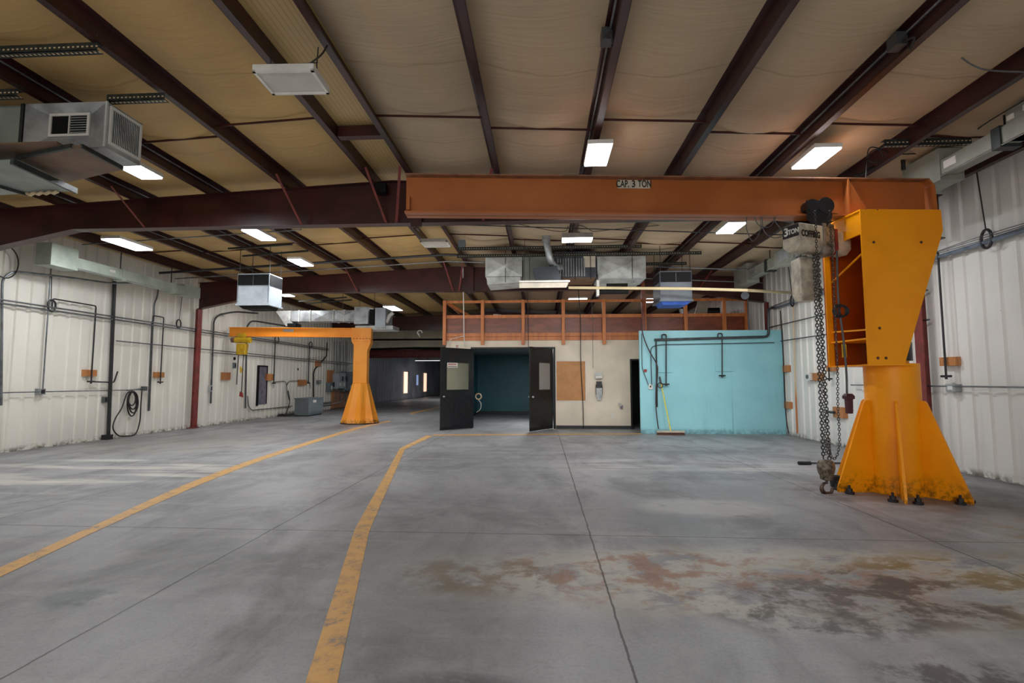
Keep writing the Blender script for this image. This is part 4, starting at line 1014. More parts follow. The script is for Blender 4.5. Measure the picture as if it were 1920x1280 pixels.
# tray light (unlit) below
t = thing('flat_tray', 'flat cream unlit fixture hanging under the furnace', 'fixture', (fx(1022), 12.3, 3.9))
a, c = zz(974, 538, 12.0), zz(1066, 538, 12.0)
MB().box(a.x, c.x, 11.9, 12.45, 3.78, 3.84).prism([(a.x, 11.9, 3.66), (c.x-.06, 11.9, 3.66), (c.x, 11.9, 3.8), (a.x, 11.9, 3.8)], (0, .02, 0)).build('tray', 'offwhite', t)
MB().box(a.x, c.x+.03, 11.88, 11.9, 3.79, 3.83).build('lip', 'white', t)
b = MB(); [b.tube([(x, 12.1, 3.84), (x, 12.1, roof(x)+.05)], .006, 6) for x in (a.x+.12, c.x-.12)]; b.build('hanger_rods', 'cable', t)
# dark radiant heater
a, c = zz(1123, 547, 12.5), zz(1178, 547, 12.5)
t = thing('radiant_heater', 'black tubular heater with white end caps under the right duct', 'heater', ((a.x+c.x)/2, 12.5, 3.6))
MB().tube([(a.x, 12.5, a.z+.0), (c.x, 12.5, a.z+.0)], .06, 14).tube([(a.x+.2, 12.6, a.z+.18), (c.x, 12.6, a.z+.18)], .045, 14).build('tubes', 'dark', t)
MB().box(a.x-.06, a.x, 12.42, 12.62, a.z-.1, a.z+.28).build('end_cap', 'white', t); MB().tube([(a.x-.02, 12.55, a.z+.28), (a.x-.02, 12.55, 4.1)], .01, 6).build('hanger', 'cable', t)
# ivory tube line to right wall
tag(MB().tube([on_y(1066, 539, 12.2), on_y(1290, 541, 12.0), on_y(1400, 544, 11.8), on_x(1488, 549, XR-.05)], .035, 8).build('ivory_tube_run', 'pvc'), 'long ivory tube running from under the furnace to the right wall', 'pipe')

# hanging heaters
def heater(label, x0, x1, y0, y1, z0, z1, body, bottom, rods=True):
    t = thing('hanging_heater', label, 'heater', ((x0+x1)/2, (y0+y1)/2, z0)); zs = z0+(z1-z0)*.62
    MB().box(x0, x1, y0, y1, z0+.05, z1).build('cabinet', body, t, bevel=.012)
    MB().box(x0-.02, x1+.02, y0-.02, y1+.02, z0+.03, z0+.06).build('base_rim', body, t)
    MB().prism([(x0+.03, y0+.04, z0+.03), (x1-.03, y0+.04, z0+.03), (x1-.1, y0+.1, z0-.04), (x0+.1, y0+.1, z0-.04)], (0, y1-y0-.14, 0)).build('filter', bottom, t)
    b = MB()
    b.box(x0+.02, x1-.02, y0-.012, y0, zs+.02, z1-.03); b.box(x1, x1+.012, y0+.02, y1-.02, zs+.02, z1-.03); b.box(x0-.012, x0, y0+.05, y1-.05, zs+.03, z1-.05)
    b.build('grille', 'dark', t)
    b = MB(); b.box(x0+.02, x1-.02, y0-.006, y0, zs, zs+.012).box(x1, x1+.006, y0+.02, y1-.02, zs, zs+.012).box((x0+x1)/2-.005, (x0+x1)/2+.005, y0-.018, y0, zs+.03, z1-.05)
    b.box(x0+.02, x0+.03, y0-.006, y0, z0+.1, zs).box(x1-.03, x1-.02, y0-.006, y0, z0+.1, zs).build('trim_line', 'unit_d', t)
    for x in (x0+.03, x1-.03):
        MB().tube([(x, y0+.04, z1), (x, y0+.04, roof(x)+.05)], .008, 6).build('hanger_rod', 'cable', t)
        MB().tube([(x, y1-.04, z1), (x, y1-.04, roof(x)+.05)], .008, 6).build('hanger_rod', 'cable', t)
    return t
hy = 12.0; a, c = on_y(443, 577, hy), on_y(506, 512, hy)
heater('blue-grey hanging heater cabinet with dark top grille at the left', a.x, c.x, hy, hy+.62, a.z+.03, c.z, 'unit', 'dark')
hy = 12.3; a, c = on_y(1238, 567, hy), on_y(1297, 507, hy)
heater('slate hanging heater cabinet with bright blue filter under it at the right', a.x, c.x, hy, hy+.75, a.z, c.z, 'unit_d', 'blue')

# left-bay duct line far
dy = 17.5
q = lambda px, py, Y=dy: on_y(px, py, Y)
t = thing('overhead_duct_line', 'galvanized duct run with square unit hanging above the small crane', 'duct', (q(620, 590).x, dy, 3.6))
MB().box(q(545, 590).x, q(668, 590).x, dy, dy+.5, q(600, 602).z, q(600, 582).z).build('duct', 'galv', t)
for px in (561, 582, 625, 645): x = q(px, 590).x; MB().box(x-.02, x+.02, dy-.02, dy+.52, q(600, 603).z, q(600, 581).z).build('flange', 'galv_dull', t)
b = MB()
for pa, pb_ in ((585, 622), (628, 664)):
    x0, x1 = q(pa, 590).x, q(pb_, 590).x; z0, z1 = q(600, 601).z, q(600, 583).z
    b.poly([(x0, dy-.002, z0), (x1, dy-.002, z0), ((x0+x1)/2, dy-.03, (z0+z1)/2)]).poly([(x1, dy-.002, z1), (x0, dy-.002, z1), ((x0+x1)/2, dy-.03, (z0+z1)/2)]).poly([(x1, dy-.002, z0), (x1, dy-.002, z1), ((x0+x1)/2, dy-.03, (z0+z1)/2)]).poly([(x0, dy-.002, z1), (x0, dy-.002, z0), ((x0+x1)/2, dy-.03, (z0+z1)/2)])
b.build('cross_break', 'galv', t)
MB().prism([q(517, 583), q(545.5, 582), q(545.5, 602), q(553, 611), q(536, 611)], (0, .45, 0)).build('elbow', 'galv_dull', t)
MB().box(q(539, 606).x, q(555, 606).x, dy-.01, dy+.4, q(540, 613).z, q(540, 606).z).build('outlet_grille', 'dark', t)
MB().box(q(667, 590).x, q(693, 590).x, dy-.15, dy+.7, q(680, 608).z, q(680, 576).z).build('plenum', 'galv', t)
MB().box(q(706, 590).x, q(725, 590).x, dy-.15, dy+.7, q(710, 615).z, q(710, 578).z).build('furnace_cabinet', 'unit', t)
MB().box(q(694, 590).x, q(706, 590).x, dy-.05, dy+.6, q(700, 606).z, q(700, 580).z).build('blower_section', 'dark', t)
MB().box(q(668, 612).x, q(738, 612).x, dy-.1, dy+.7, q(700, 618).z, q(700, 611).z).build('support_platform', 'galv_dull', t)
MB().tube([q(724, 605, dy+.0), q(730, 592, dy+.1), q(737, 586, dy+.1)], .07, 12).build('vent_pipe', 'white', t)
b = MB(); [b.tube([(q(px, 590).x, dy+.1, 3.8), (q(px, 590).x, dy+.1, roof(q(px, 590).x)+.05)], .008, 6) for px in (600, 640, 672, 700)]; b.build('hanger_rods', 'cable', t)

# square duct unit at upper left, near
t = thing('square_duct_unit', 'big shiny galvanized duct box with two white grilles at upper left', 'duct', (-5.45, 6.1, 4.1))
y0 = 5.4; x0, x1 = on_y(45, 235, y0).x, on_y(198, 235, y0).x; z0, z1 = on_y(195, 275, y0).z, on_y(200, 190, y0).z; y1 = on_x(265, 270, x1).y
gx0, gx1 = on_y(91, 230, y0).x, on_y(158, 230, y0).x; gz0, gz1 = on_y(125, 248, y0).z, on_y(125, 214, y0).z
b = MB()
O4 = [(x0, z0), (x1, z0), (x1, z1), (x0, z1)]; I4 = [(gx0, gz0), (gx1, gz0), (gx1, gz1), (gx0, gz1)]
for k in range(4):
    A_, B_, C_, D_ = O4[k], O4[(k+1) % 4], I4[(k+1) % 4], I4[k]
    b.poly([(A_[0], y0, A_[1]), (B_[0], y0, B_[1]), (C_[0], y0+.06, C_[1]), (D_[0], y0+.06, D_[1])])
b.poly([(p_[0], y0+.06, p_[1]) for p_ in I4])
b.poly([(x1, y0, z0), (x1, y1, z0), (x1, y1, z1), (x1, y0, z1)]).poly([(x0, y0, z0), (x0, y1, z0), (x0, y1, z1), (x0, y0, z1)]).poly([(x0, y1, z0), (x1, y1, z0), (x1, y1, z1), (x0, y1, z1)]).poly([(x0, y0, z1), (x1, y0, z1), (x1, y1, z1), (x0, y1, z1)]).poly([(x0, y0, z0), (x1, y0, z0), (x1, y1, z0), (x0, y1, z0)])
b.build('duct_body', 'galv', t)
g_ = MB(); e = .03; yf = y0+.03
g_.box(gx0-e, gx1+e, yf, yf+.02, gz0-e, gz0).box(gx0-e, gx1+e, yf, yf+.02, gz1, gz1+e).box(gx0-e, gx0, yf, yf+.02, gz0, gz1).box(gx1, gx1+e, yf, yf+.02, gz0, gz1).box((gx0+gx1)/2-.006, (gx0+gx1)/2+.006, yf, yf+.02, gz0, gz1)
fg = g_.build('front_grille', 'white', t)
MB().box(gx0, gx1, yf+.014, yf+.018, gz0, gz1).build('backing', 'dark', fg, local=False)
b = MB(); [b.box((gx0+gx1)/2+.01, gx1, yf+.004, yf+.012, gz0+.012+k*.03, gz0+.02+k*.03) for k in range(7)]; b.build('slats', 'galv_dull', fg)
ys0, ys1, zs0, zs1 = y0+.07, y1-.05, z0+.09, z1-.06; xs = x1+.02
sg = MB().box(x1, xs, ys0-e, ys1+e, zs0-e, zs0).box(x1, xs, ys0-e, ys1+e, zs1, zs1+e).box(x1, xs, ys0-e, ys0, zs0, zs1).box(x1, xs, ys1, ys1+e, zs0, zs1).build('side_grille', 'white', t)
MB().box(x1, x1+.004, ys0, ys1, zs0, zs1).build('backing', 'dark', sg)
b = MB(); [b.box(x1+.005, x1+.015, ys0+.012+k*.026, ys0+.02+k*.026, zs0, zs1) for k in range(int((ys1-ys0)/.026))]; b.build('slats', 'galv_dull', sg)
MB().box(x1-.01, x1+.012, y0-.01, y0+.01, z0, z1).build('corner_angle', 'galv_dull', t)
t2 = thing('duct_cabinet', 'pale grey duct cabinet joined to the left of the shiny duct box', 'cabinet', (-6.5, 6.0, 4.1))
MB().box(-7.6, x0-.06, y0+.02, y1, z0-.03, z1).build('cabinet_body', 'duct_grey', t2); MB().box(x0-.06, x0-.02, y0, y1, z0-.05, z1+.01).build('flange', 'strut', t2)
# lower, dropped duct pieces
t3 = thing('brown_duct_board', 'brown flat duct bottom slung under the shiny duct box', 'duct', (-5.3, 6.5, 3.98))
P = [on_z(x, y, 4.02) for x, y in ((31, 298), (135, 277), (152, 277), (229, 318), (125, 343))]
MB().prism(P, (0, 0, .03)).build('board', 'plybrown', t3); b = MB(); b.bar(P[2]+Vector((0, 0, .02)), P[3]+Vector((0, 0, .02)), .03, .05).bar(P[0]+Vector((0, 0, .02)), P[1]+Vector((0, 0, .02)), .03, .05); b.build('edge_angle', 'strut', t3)
t3 = thing('duct_flap', 'dark sheet metal flap sticking out over the brown duct board', 'sheet', (-6.2, 5.9, 4.05))
MB().prism([on_z(-60, 272, 4.06), on_z(106, 268, 4.06), on_z(128, 280, 4.06), on_z(30, 297, 4.06), on_z(-60, 302, 4.06)], (0, 0, .02)).build('flap', 'plybrown', t3)
t3 = thing('grey_duct_pan', 'grey-green open duct pan below the brown duct board at the left edge', 'duct', (-6.5, 6.8, 3.85))
P = [on_z(-80, 310, 3.9), on_z(22, 302, 3.9), on_z(143, 358, 3.9), on_z(52, 362, 3.9), on_z(-80, 372, 3.9)]
MB().prism(P, (0, 0, .02)).build('pan', 'duct_grey', t3); b = MB(); b.bar(P[1], P[2], .035, .07); b.build('lip', 'strut', t3); MB().bar(on_z(-40, 338, 3.88), P[3]-Vector((0, 0, .02)), .02, .04).build('seam_angle', 'strut', t3)
b = MB(); pA_ = on_z(50, 364, 3.88); pB_ = on_z(108, 360, 3.88)
b.tube([pA_.lerp(pB_, k/8)+Vector((0, 0, .012*(-1)**k)) for k in range(9)], .022, 6); b.build('torn_lining', 'tan', t3)
# perforated struts
def strut(pa, pb_, z, label, w=.09):
    a_, c_ = on_z(*pa, z), on_z(*pb_, z); c_.y = a_.y
    b = MB(); b.box(min(a_.x, c_.x), max(a_.x, c_.x), a_.y-.04, a_.y-.035, z, z+.08).box(min(a_.x, c_.x), max(a_.x, c_.x), a_.y-.04, a_.y+.04, z, z+.005).box(min(a_.x, c_.x), max(a_.x, c_.x), a_.y-.04, a_.y+.04, z+.078, z+.082)
    o = b.build('perforated_strut', 'strut'); tag(o, label, 'strut')
    b = MB(); x = min(a_.x, c_.x)+.03
    while x < max(a_.x, c_.x): b.box(x, x+.022, a_.y-.042, a_.y-.040, z+.03, z+.045).box(x, x+.022, a_.y-.012, a_.y+.012, z-.002, z-.0005); x += .05
    b.build('slots', 'tan', o)['kind'] = 'stuff'
strut((-120, 110), (180, 92), 4.79, 'perforated dark strut at the far upper left')
strut((205, 193), (311, 188), 4.75, 'perforated dark strut right of the shiny duct box')
strut((-60, 186), (44, 186), 4.66, 'perforated dark strut left of the shiny duct box')
strut((1655, 275), (1810, 275), 4.6, 'perforated strut behind the right bus duct box')
# slotted strut pair and lines by the furnace
for Yc, z, x0, x1, lb in ((12.4, 4.72, fx(865), fx(1195), 'green-grey strut crossing above the furnace'), (12.75, 4.62, fx(860), fx(1310), 'perforated strut crossing just over the furnace top'), (13.6, 4.55, fx(1185), fx(1300), 'strut stub running right from the furnace duct')):
    o = tag(MB().box(x0, x1, Yc-.02, Yc+.02, z, z+.08).build('cross_strut', 'strut'), lb, 'strut')
    b = MB(); x = x0+.05
    while x < x1-.05: b.box(x, x+.02, Yc-.022, Yc-.02, z+.03, z+.045); x += .06
    b.build('slots', 'tan', o)['kind'] = 'stuff'
for pa, pb_, Yc, lb in (((428, 466), (548, 458), 11.6, 'upper thin strut over the left heater'), ((455, 480), (578, 470), 12.3, 'lower thin strut over the left heater'), ((560, 565), (650, 557), 17.4, 'upper thin strut over the far duct run'), ((575, 569), (660, 562), 17.9, 'lower thin strut over the far duct run')):
    a_, c_ = on_y(*pa, Yc), on_y(*pb_, Yc)
    tag(MB().bar(a_, c_, .04, .04).build('thin_strut', 'strut'), lb, 'strut')
# conduits following the roof across the hall
def cross(Y, xa, xb, dz, r, m, label):
    pts = [(x, Y, roof(x)-dz) for x in sorted({xa, xb} | ({RX} if xa < RX < xb else set()))]
    return tag(MB().tube(pts, r, 8).build('cross_conduit', m), label, 'conduit')
cross(13.3, -10.6, fx(912)*13.3/13, .12, .035, 'blackpipe', 'thick dark pipe crossing the left bay towards the furnace')
cross(13.9, -10.6, fx(912), .16, .016, 'conduit', 'thin conduit crossing the left bay behind the thick dark pipe')
cross(10.7, -10.4, -5.3, .04, .014, 'conduit', 'thin conduit crossing near the lit light by the left bus duct')
cross(10.6, -2.0, 6.3, .12, .012, 'greypipe', 'thin dark line crossing the right bay behind the boom')
cross(13.4, 3.0, 6.0, .22, .018, 'conduit', 'conduit crossing from the furnace to the right bus duct')
cross(14.0, 2.4, 6.0, .42, .016, 'conduit', 'lower conduit crossing behind the right heater')
tag(MB().tube(smooth_path([on_y(955, 417, 11), on_y(1050, 434, 11), on_y(1066, 424, 11)]), .007, 6).tube(smooth_path([on_y(1112, 434, 11), on_y(1090, 423, 11), on_y(1068, 424, 11)]), .007, 6).tube(smooth_path([on_y(1112, 434, 11), on_y(1180, 427, 11), on_y(1250, 421, 11)]), .007, 6).build('light_wires', 'cable'), 'thin wires slinging the crosswise light under the roof', 'wire')
# small fittings
p_ = on_y(712, 352, 8.4); tag(MB().box(p_.x-.11, p_.x+.11, 8.38, 8.5, p_.z-.08, p_.z+.08).build('speaker_box', 'dark'), 'small dark box with wooden sides on the nearest rafter left of the boom tip', 'box')
for px in (700, 724): 
    pass
p_ = on_y(866, 457, 12.4); tag(MB().box(p_.x-.09, p_.x+.09, 12.35, 12.45, p_.z-.09, p_.z+.09).build('small_grey_box', 'boxgrey'), 'small grey box under the ridge left of the furnace flue', 'box')
p_ = on_y(806, 635, 15.4); tag(MB().tube(arc(on_y(787, 624, 24), .12, 0, PI, 8)+[on_y(788, 632, 24), on_y(785, 624, 24)], .025, 6).build('hook_hanger', 'white'), 'white hook hanging under the glossy far beam', 'hook')

# ------------------------------------------------------------------ bus ducts
def bus(name, label, m, x0, x1, segs, boxes, rods, flip=1):
    t = thing(name, label, 'bus duct', ((x0+x1)/2, segs[0][0], segs[0][2]))
    for (ya, yb, za, zb2) in segs: MB().box(x0, x1, ya, yb, za, zb2).build('duct_section', m, t, bevel=.006)
    for (ya, yb, za, zb2, xa, xb) in boxes: MB().box(xa, xb, ya, yb, za, zb2).build('end_box', m, t, bevel=.006)
    for y in rods:
        MB().tube([((x0+x1)/2, y, segs[0][3]-.02), ((x0+x1)/2, y, roof((x0+x1)/2)+.05)], .012, 6).build('hanger_rod', 'cable', t)
        MB().box(x0-.02, x1+.02, y-.06, y+.06, segs[0][2]-.04, segs[0][3]+.02).build('clamp', 'strut' if flip else m, t)
    MB().tube([(x0-.01 if x0 > 0 else x1+.01, segs[0][0], segs[0][2]-.02), (x0-.01 if x0 > 0 else x1+.01, segs[0][1], segs[0][2]-.02)], .008, 6).build('edge_rod', 'galv', t)
    return t
nb_ = bus('bus_duct', 'grey bus duct with end box hanging along the upper right wall, nearer part', 'bus', 5.42, 5.62, [(2.0, 7.0, 4.24, 4.44)], [(7.0, 7.7, 4.17, 4.62, 5.4, 5.72), (2.0, 6.05, 4.24, 4.60, 5.44, 5.66)], (6.15,))
MB().box(5.415, 5.42, 6.75, 6.95, 4.3, 4.4).build('warning_label', 'white', nb_)
b = MB()
for k, yy in enumerate((5.98, 5.78, 5.6)): b.box(5.425, 5.44, yy-.04, yy+.04, 4.47+.02*k, 4.53+.02*k)
b.build('fuse_tags', 'white', nb_)
fb = bus('bus_duct', 'grey bus duct with end box hanging along the upper right wall, farther part', 'bus', 5.42, 5.62, [(9.4, 13.5, 4.12, 4.36)], [(13.5, 14.4, 4.04, 4.56, 5.4, 5.72), (11.0, 11.9, 4.08, 4.42, 5.38, 5.7)], (10.2, 12.4))
MB().box(5.41, 5.42, 13.0, 13.3, 4.2, 4.36).box(5.37, 5.38, 11.2, 11.7, 4.12, 4.38).build('meter_face', 'galv', fb)
yl0, yl1, yl2, yl3 = on_x(96, 480, -10.15).y, on_x(147, 490, -10.15).y, on_x(346, 545, -10.15).y, on_x(376, 545, -10.15).y
bl = bus('bus_duct', 'pale green bus duct hanging along the upper left wall', 'bus_l', -10.35, -10.15, [(yl1, yl2, 3.92, 4.15)], [(yl0, yl1, 3.86, 4.33, -10.5, -10.15), (yl2, yl3, 3.9, 4.22, -10.45, -10.15)], (11.6, 13.3), 0)
MB().box(-10.15, -10.145, 11.2, 11.35, 4.02, 4.08).build('warning_label', 'white', bl)

# ------------------------------------------------------------------ left wall services
XW = XL+.06
def lw(px, py, d=0): return on_x(px, py, XW+d)
def pipe(pts, r, m, label, name='wall_pipe', cat='pipe', rad=.1):
    return tag(MB().tube(bend(pts, rad), r, 8).build(name, m), label, cat)
for dz, lb, r in ((0.03, 'upper of the twin pipes running along the left wall', .018), (-.04, 'lower of the twin pipes running along the left wall', .02)):
    pipe([(XW+.04, -2, 3.05+dz), (XW+.04, 25.2, 3.06+dz)], r, 'conduit', lb)
pipe([(XW+.03, 12.3, 2.48), (XW+.03, 28.7, 2.46)], .014, 'greypipe', 'thin pipe line along the left wall below the twin pipes')
pipe([(XW+.03, 16.2, 2.40), (XW+.03, 28.0, 2.36)], .014, 'greypipe', 'second thin pipe line on the far left wall behind the small crane')
pipe([(XW+.02, 2, 1.22), (XW+.02, 13.25, 1.22)], .012, 'conduit', 'low horizontal conduit along the near left wall', cat='conduit')
pipe([lw(2, 760), lw(4, 523), lw(24, 508, .05), lw(130, 520, .15), lw(208, 531, .25), (-10.3, lw(215, 520).y, 3.95)], .022, 'conduit', 'curved conduit running from the left edge up to the left bus duct', rad=.15)
pipe([(XW+.02, 10.47, 3.95), (XW+.02, 10.48, 1.25)], .014, 'conduit', 'thin vertical conduit ending at an outlet box on the left wall')
pipe([lw(97, 515), lw(96, 565)], .008, 'cable', 'thin rod holding the left ring hanger', 'hanger_rod', 'rod')
pipe([lw(215, 522, .03), lw(203, 816, .03)], .042, 'blackpipe', 'thick black vertical pipe reaching the floor at the left wall')
q_ = lw(202, 817, .03); tag(MB().box(q_.x-.06, q_.x+.09, q_.y-.12, q_.y+.06, 0, .12).build('pipe_shoe', 'blackpipe'), 'black foot at the bottom of the thick black pipe', 'fitting')
pipe([lw(297, 537), lw(295, 556), lw(289, 570), lw(288, 602)], .02, 'conduit', 'bent upper conduit coming down from the left bus duct')
pipe([lw(286, 602), lw(279, 770)], .03, 'greypipe', 'grey vertical tube on the left wall right of the hose')
def dropl(px, ptop, pbot, blockpx, label, uw=20, zb=None):
    y_ = lw(px, pbot).y; z_ = lw(px, pbot).z; zt_ = 3.28
    t = thing('drop_pipe', label, 'pipe', (XW, y_, z_))
    MB().tube(bend([(XW+.04, y_-uw*.02, 3.05), (XW+.04, y_-uw*.02, zt_), (XW+.04, y_, zt_), (XW+.04, y_, z_)], .05), .016, 8).build('pipe', 'blackpipe', t)
    MB().tube([(XW+.04, y_-.1, z_), (XW+.04, y_+.1, z_)], .02, 8).cyl((XW+.04, y_, z_-.05), (XW+.04, y_, z_), .02, seg=8).build('valve', 'blackpipe', t)
    if blockpx: 
        tag(MB().box(XW-.06, XW+.02, y_-.17, y_+.17, z_+.13, z_+.28).build('wood_block', 'block'), blockpx, 'wood block')
    return t
dropl(168, 572, 715, 'orange wooden block behind the first drop pipe on the left wall', 'black drop pipe nearest the left edge with side branch', 55)
y_ = lw(168, 715).y
tag(MB().tube(bend([(XW+.05, y_, 1.44), (XW+.05, lw(210, 716).y, 1.42), (XW+.05, lw(217, 698).y, 1.7)], .05), .017, 8).build('branch_pipe', 'blackpipe'), 'horizontal black branch pipe crossing the thick black pipe', 'pipe')
dropl(298, 600, 716, 'orange wooden block between the hose and the red column', 'black drop pipe between the hose and the red column')
for px, lb in ((97, 'oval black ring hanger on the twin pipes near the left edge'), (335, 'oval black ring hanger on the twin pipes near the red column'), (12, '')):
    if not lb: continue
    p_ = lw(px, 573 if px < 100 else 607, .04)
    t = tag(MB().tube([p_+Vector((0, .09*math.cos(q2), .13*math.sin(q2))) for q2 in [2*PI*k/16 for k in range(16)]], .02, 8, closed=True).build('ring_hanger', 'black'), lb, 'hanger')
tag(MB().tube([lw(342, 552), lw(336, 600)], .008, 6).build('hanger_rod', 'cable'), 'thin rod above the ring hanger near the red column', 'rod')
tag(MB().tube([Vector((XW+.1, 9.45+.25*math.cos(q2), 3.85+.33*math.sin(q2))) for q2 in [2*PI*k/20 for k in range(20)]], .013, 6, closed=True).build('cable_loop', 'cable'), 'loop of black cable hanging at the far left under the rafter haunch', 'cable')
def box_on_left(px, py, w, h, d, m, label, name='outlet_box', cat='box', face=None):
    p_ = lw(px, py); t = thing(name, label, cat, (XW, p_.y, p_.z-h/2))
    MB().box(XL-.03, XW+d, p_.y-w/2, p_.y+w/2, p_.z-h/2, p_.z+h/2).build('box', m, t, bevel=.004)
    MB().box(XW+d, XW+d+.006, p_.y-w*.3, p_.y+w*.3, p_.z-h*.32, p_.z+h*.32).build('face_plate', face or 'galv', t)
    return t
box_on_left(78, 734, .13, .13, .03, 'galv', 'small metal outlet box on the low conduit of the left wall', face='blackpipe')
box_on_left(197, 749, .09, .15, .03, 'conduit', 'small metal switch box left of the thick black pipe', face='blackpipe')
box_on_left(395, 728, .1, .2, .03, 'galv', 'small white switch box beyond the red column', face='blackpipe')
box_on_left(441, 685, .1, .2, .01, 'boxgrey', 'small grey plate on the wall right of the yellow hoist chain', face='dark')
box_on_left(598, 716, .3, .18, .06, 'boxgrey', 'small grey box left of the breaker panels')
# hose + bracket
p_ = lw(269, 729, .05); t = thing('hose_bracket', 'small metal valve bracket holding the coiled hose', 'bracket', tuple(p_))
MB().tube([p_+Vector((0, -.55, -.03)), p_+Vector((0, .12, .02))], .018, 8).box(p_.x-.03, p_.x+.03, p_.y-.06, p_.y+.1, p_.z-.05, p_.z+.07).build('valve', 'conduit', t)
hsP = lambda pts: [lw(x, y, .1+.02*(k % 2)) for k, (x, y) in enumerate(pts)]
t = thing('coiled_hose', 'black rubber hose coiled on the left wall and sagging to the floor', 'hose', (XW+.1, 12.9, .1))
MB().tube(smooth_path(hsP([(266, 733), (264, 760), (262, 790), (254, 813), (238, 817), (222, 816), (212, 803), (216, 785), (228, 765), (238, 738), (247, 733)])), .016, 8).build('hanging_loop', 'cable', t)
b = MB()
for k, (cxp, cyp, rx_, ry_) in enumerate(((247, 757, 8.5, 23), (249, 750, 8, 17), (250, 754, 9, 20), (247, 747, 7, 13))):
    b.tube([lw(cxp+rx_*math.cos(q2), cyp+ry_*math.sin(q2), .06+.035*k) for q2 in [2*PI*i_/22 for i_ in range(22)]], .017, 8, closed=True)
b.build('coil', 'cable', t)
# beyond the column
pipe([(-9.6, lw(450, 578).y-1.0, 3.75), lw(440, 584, .3), lw(410, 590, .05), lw(401, 600), lw(395, 756)], .03, 'greypipe', 'grey conduit bending down the wall just right of the red column', rad=.3)
pipe([(-9.0, 17.6, 3.4), lw(480, 602, .3), lw(470, 602, .05), lw(463, 612), lw(460, 765)], .03, 'greypipe', 'grey conduit bending down the wall under the small crane boom', rad=.3)
pipe([lw(464, 742), lw(466, 762), lw(472, 769), lw(548, 761)], .018, 'conduit', 'low conduit running from a bend to the grey transformer', rad=.3)
pipe([lw(592, 757), lw(622, 753)], .03, 'conduit', 'upper low conduit leaving the transformer to the right')
pipe([lw(592, 762), lw(625, 757), lw(642, 752), lw(646, 738)], .03, 'conduit', 'lower low conduit leaving the transformer and turning up', rad=.3)
for px, py0, py1, lb, bl_ in ((511, 636, 718, 'black drop pipe right of the tall dark slot', 'pale orange wood block right of the tall dark slot'), (576, 650, 718, 'black drop pipe above the grey transformer', 'pale orange wood block above the grey transformer')):
    y_ = lw(px, py1).y; z_ = lw(px, py1).z; t = thing('drop_pipe', lb, 'pipe', (XW, y_, z_))
    MB().tube([(XW+.05, y_, 3.1), (XW+.05, y_, z_)], .024, 8).tube([(XW+.05, y_-.12, z_), (XW+.05, y_+.12, z_)], .024, 8).build('pipe', 'blackpipe', t)
    MB().tube([Vector((XW+.05, y_+.12+.16*math.cos(q2), 3.15+.14*math.sin(q2))) for q2 in [2*PI*k/16 for k in range(16)]], .02, 6, closed=True).build('loop', 'blackpipe', t)
for px, py, w, lb in ((424, 705, .42, 'weathered wood block under the yellow hoist'), (505.5, 707, .5, 'wood block right of the tall dark slot'), (567, 717, .7, 'wood block with small fitting above the transformer'), (597, 682, .5, 'small orange wood block high on the wall near the breaker panels')):
    p_ = lw(px, py); tag(MB().box(XL-.03, XW+.03, p_.y-w/2, p_.y+w/2, p_.z-.13, p_.z+.13).build('wood_block', 'block'), lb, 'wood block')
# tall slot
a, c = lw(488, 687), lw(500, 757)
t = thing('wall_slot', 'tall narrow dark opening in the far left wall', 'opening', (XL, a.y, c.z)); t['kind'] = 'structure'; t.name = 'window_1'
MB().box(XL-.02, XW-.05+.01, a.y, c.y, c.z, a.z).build('slot_panel', 'gap', t); MB().box(XL-.02, XW-.02, a.y-.06, a.y, c.z-.05, a.z+.05).box(XL-.02, XW-.02, a.y, c.y, a.z, a.z+.05).box(XL-.02, XW-.02, c.y, c.y+.04, c.z, a.z+.05).build('slot_frame', 'dark', t)
pipe([lw(513, 727), lw(514, 716), lw(534, 714), lw(537, 720), lw(538, 732), lw(542, 750)], .015, 'conduit', 'thin bent conduit left of the transformer', rad=.3)
pipe([lw(538, 722), lw(542, 714), lw(570, 714), lw(581, 716), lw(582, 727)], .015, 'conduit', 'thin bent conduit above the transformer', rad=.3)
tag(MB().tube(smooth_path([lw(540, 732), lw(543, 750), lw(540, 765), lw(536, 777)]), .02, 6).build('hanging_cable', 'cable'), 'black cord hanging down left of the transformer', 'cord')
p_ = on_z(541, 779, .02); tag(MB().tube([p_+Vector((.45*math.cos(q2)*(1-.05*k_), .3*math.sin(q2)*(1-.05*k_), .02+.01*k_)) for k_ in range(3) for q2 in [2*PI*i_/18 for i_ in range(18)]], .022, 6).build('floor_cord_coil', 'cable'), 'black cord coiled on the floor left of the transformer', 'cord')
# transformer
a = on_z(551, 776); yT = a.y
xa, xb, yb = on_y(552, 775, 20.6).x, on_y(578, 775, 20.6).x, 22.0
t = thing('transformer_box', 'grey-blue transformer cabinet standing at the far left wall', 'cabinet', ((xa+xb)/2, 21.2, 0))
zt_ = on_y(560, 746, 20.6).z
MB().box(xa, xb, 20.6, yb, .04, zt_-.05).build('cabinet_body', 'boxgrey', t); MB().box(xa-.02, xb+.02, 20.55, yb+.03, zt_-.05, zt_).build('lid', 'boxgrey', t); MB().box(xb+.0, xb+.01, 21.0, 21.3, .55, .66).build('label_plate', 'white', t); MB().box(xa+.03, xb-.03, 20.65, yb-.05, 0, .04).build('plinth', 'dark', t)
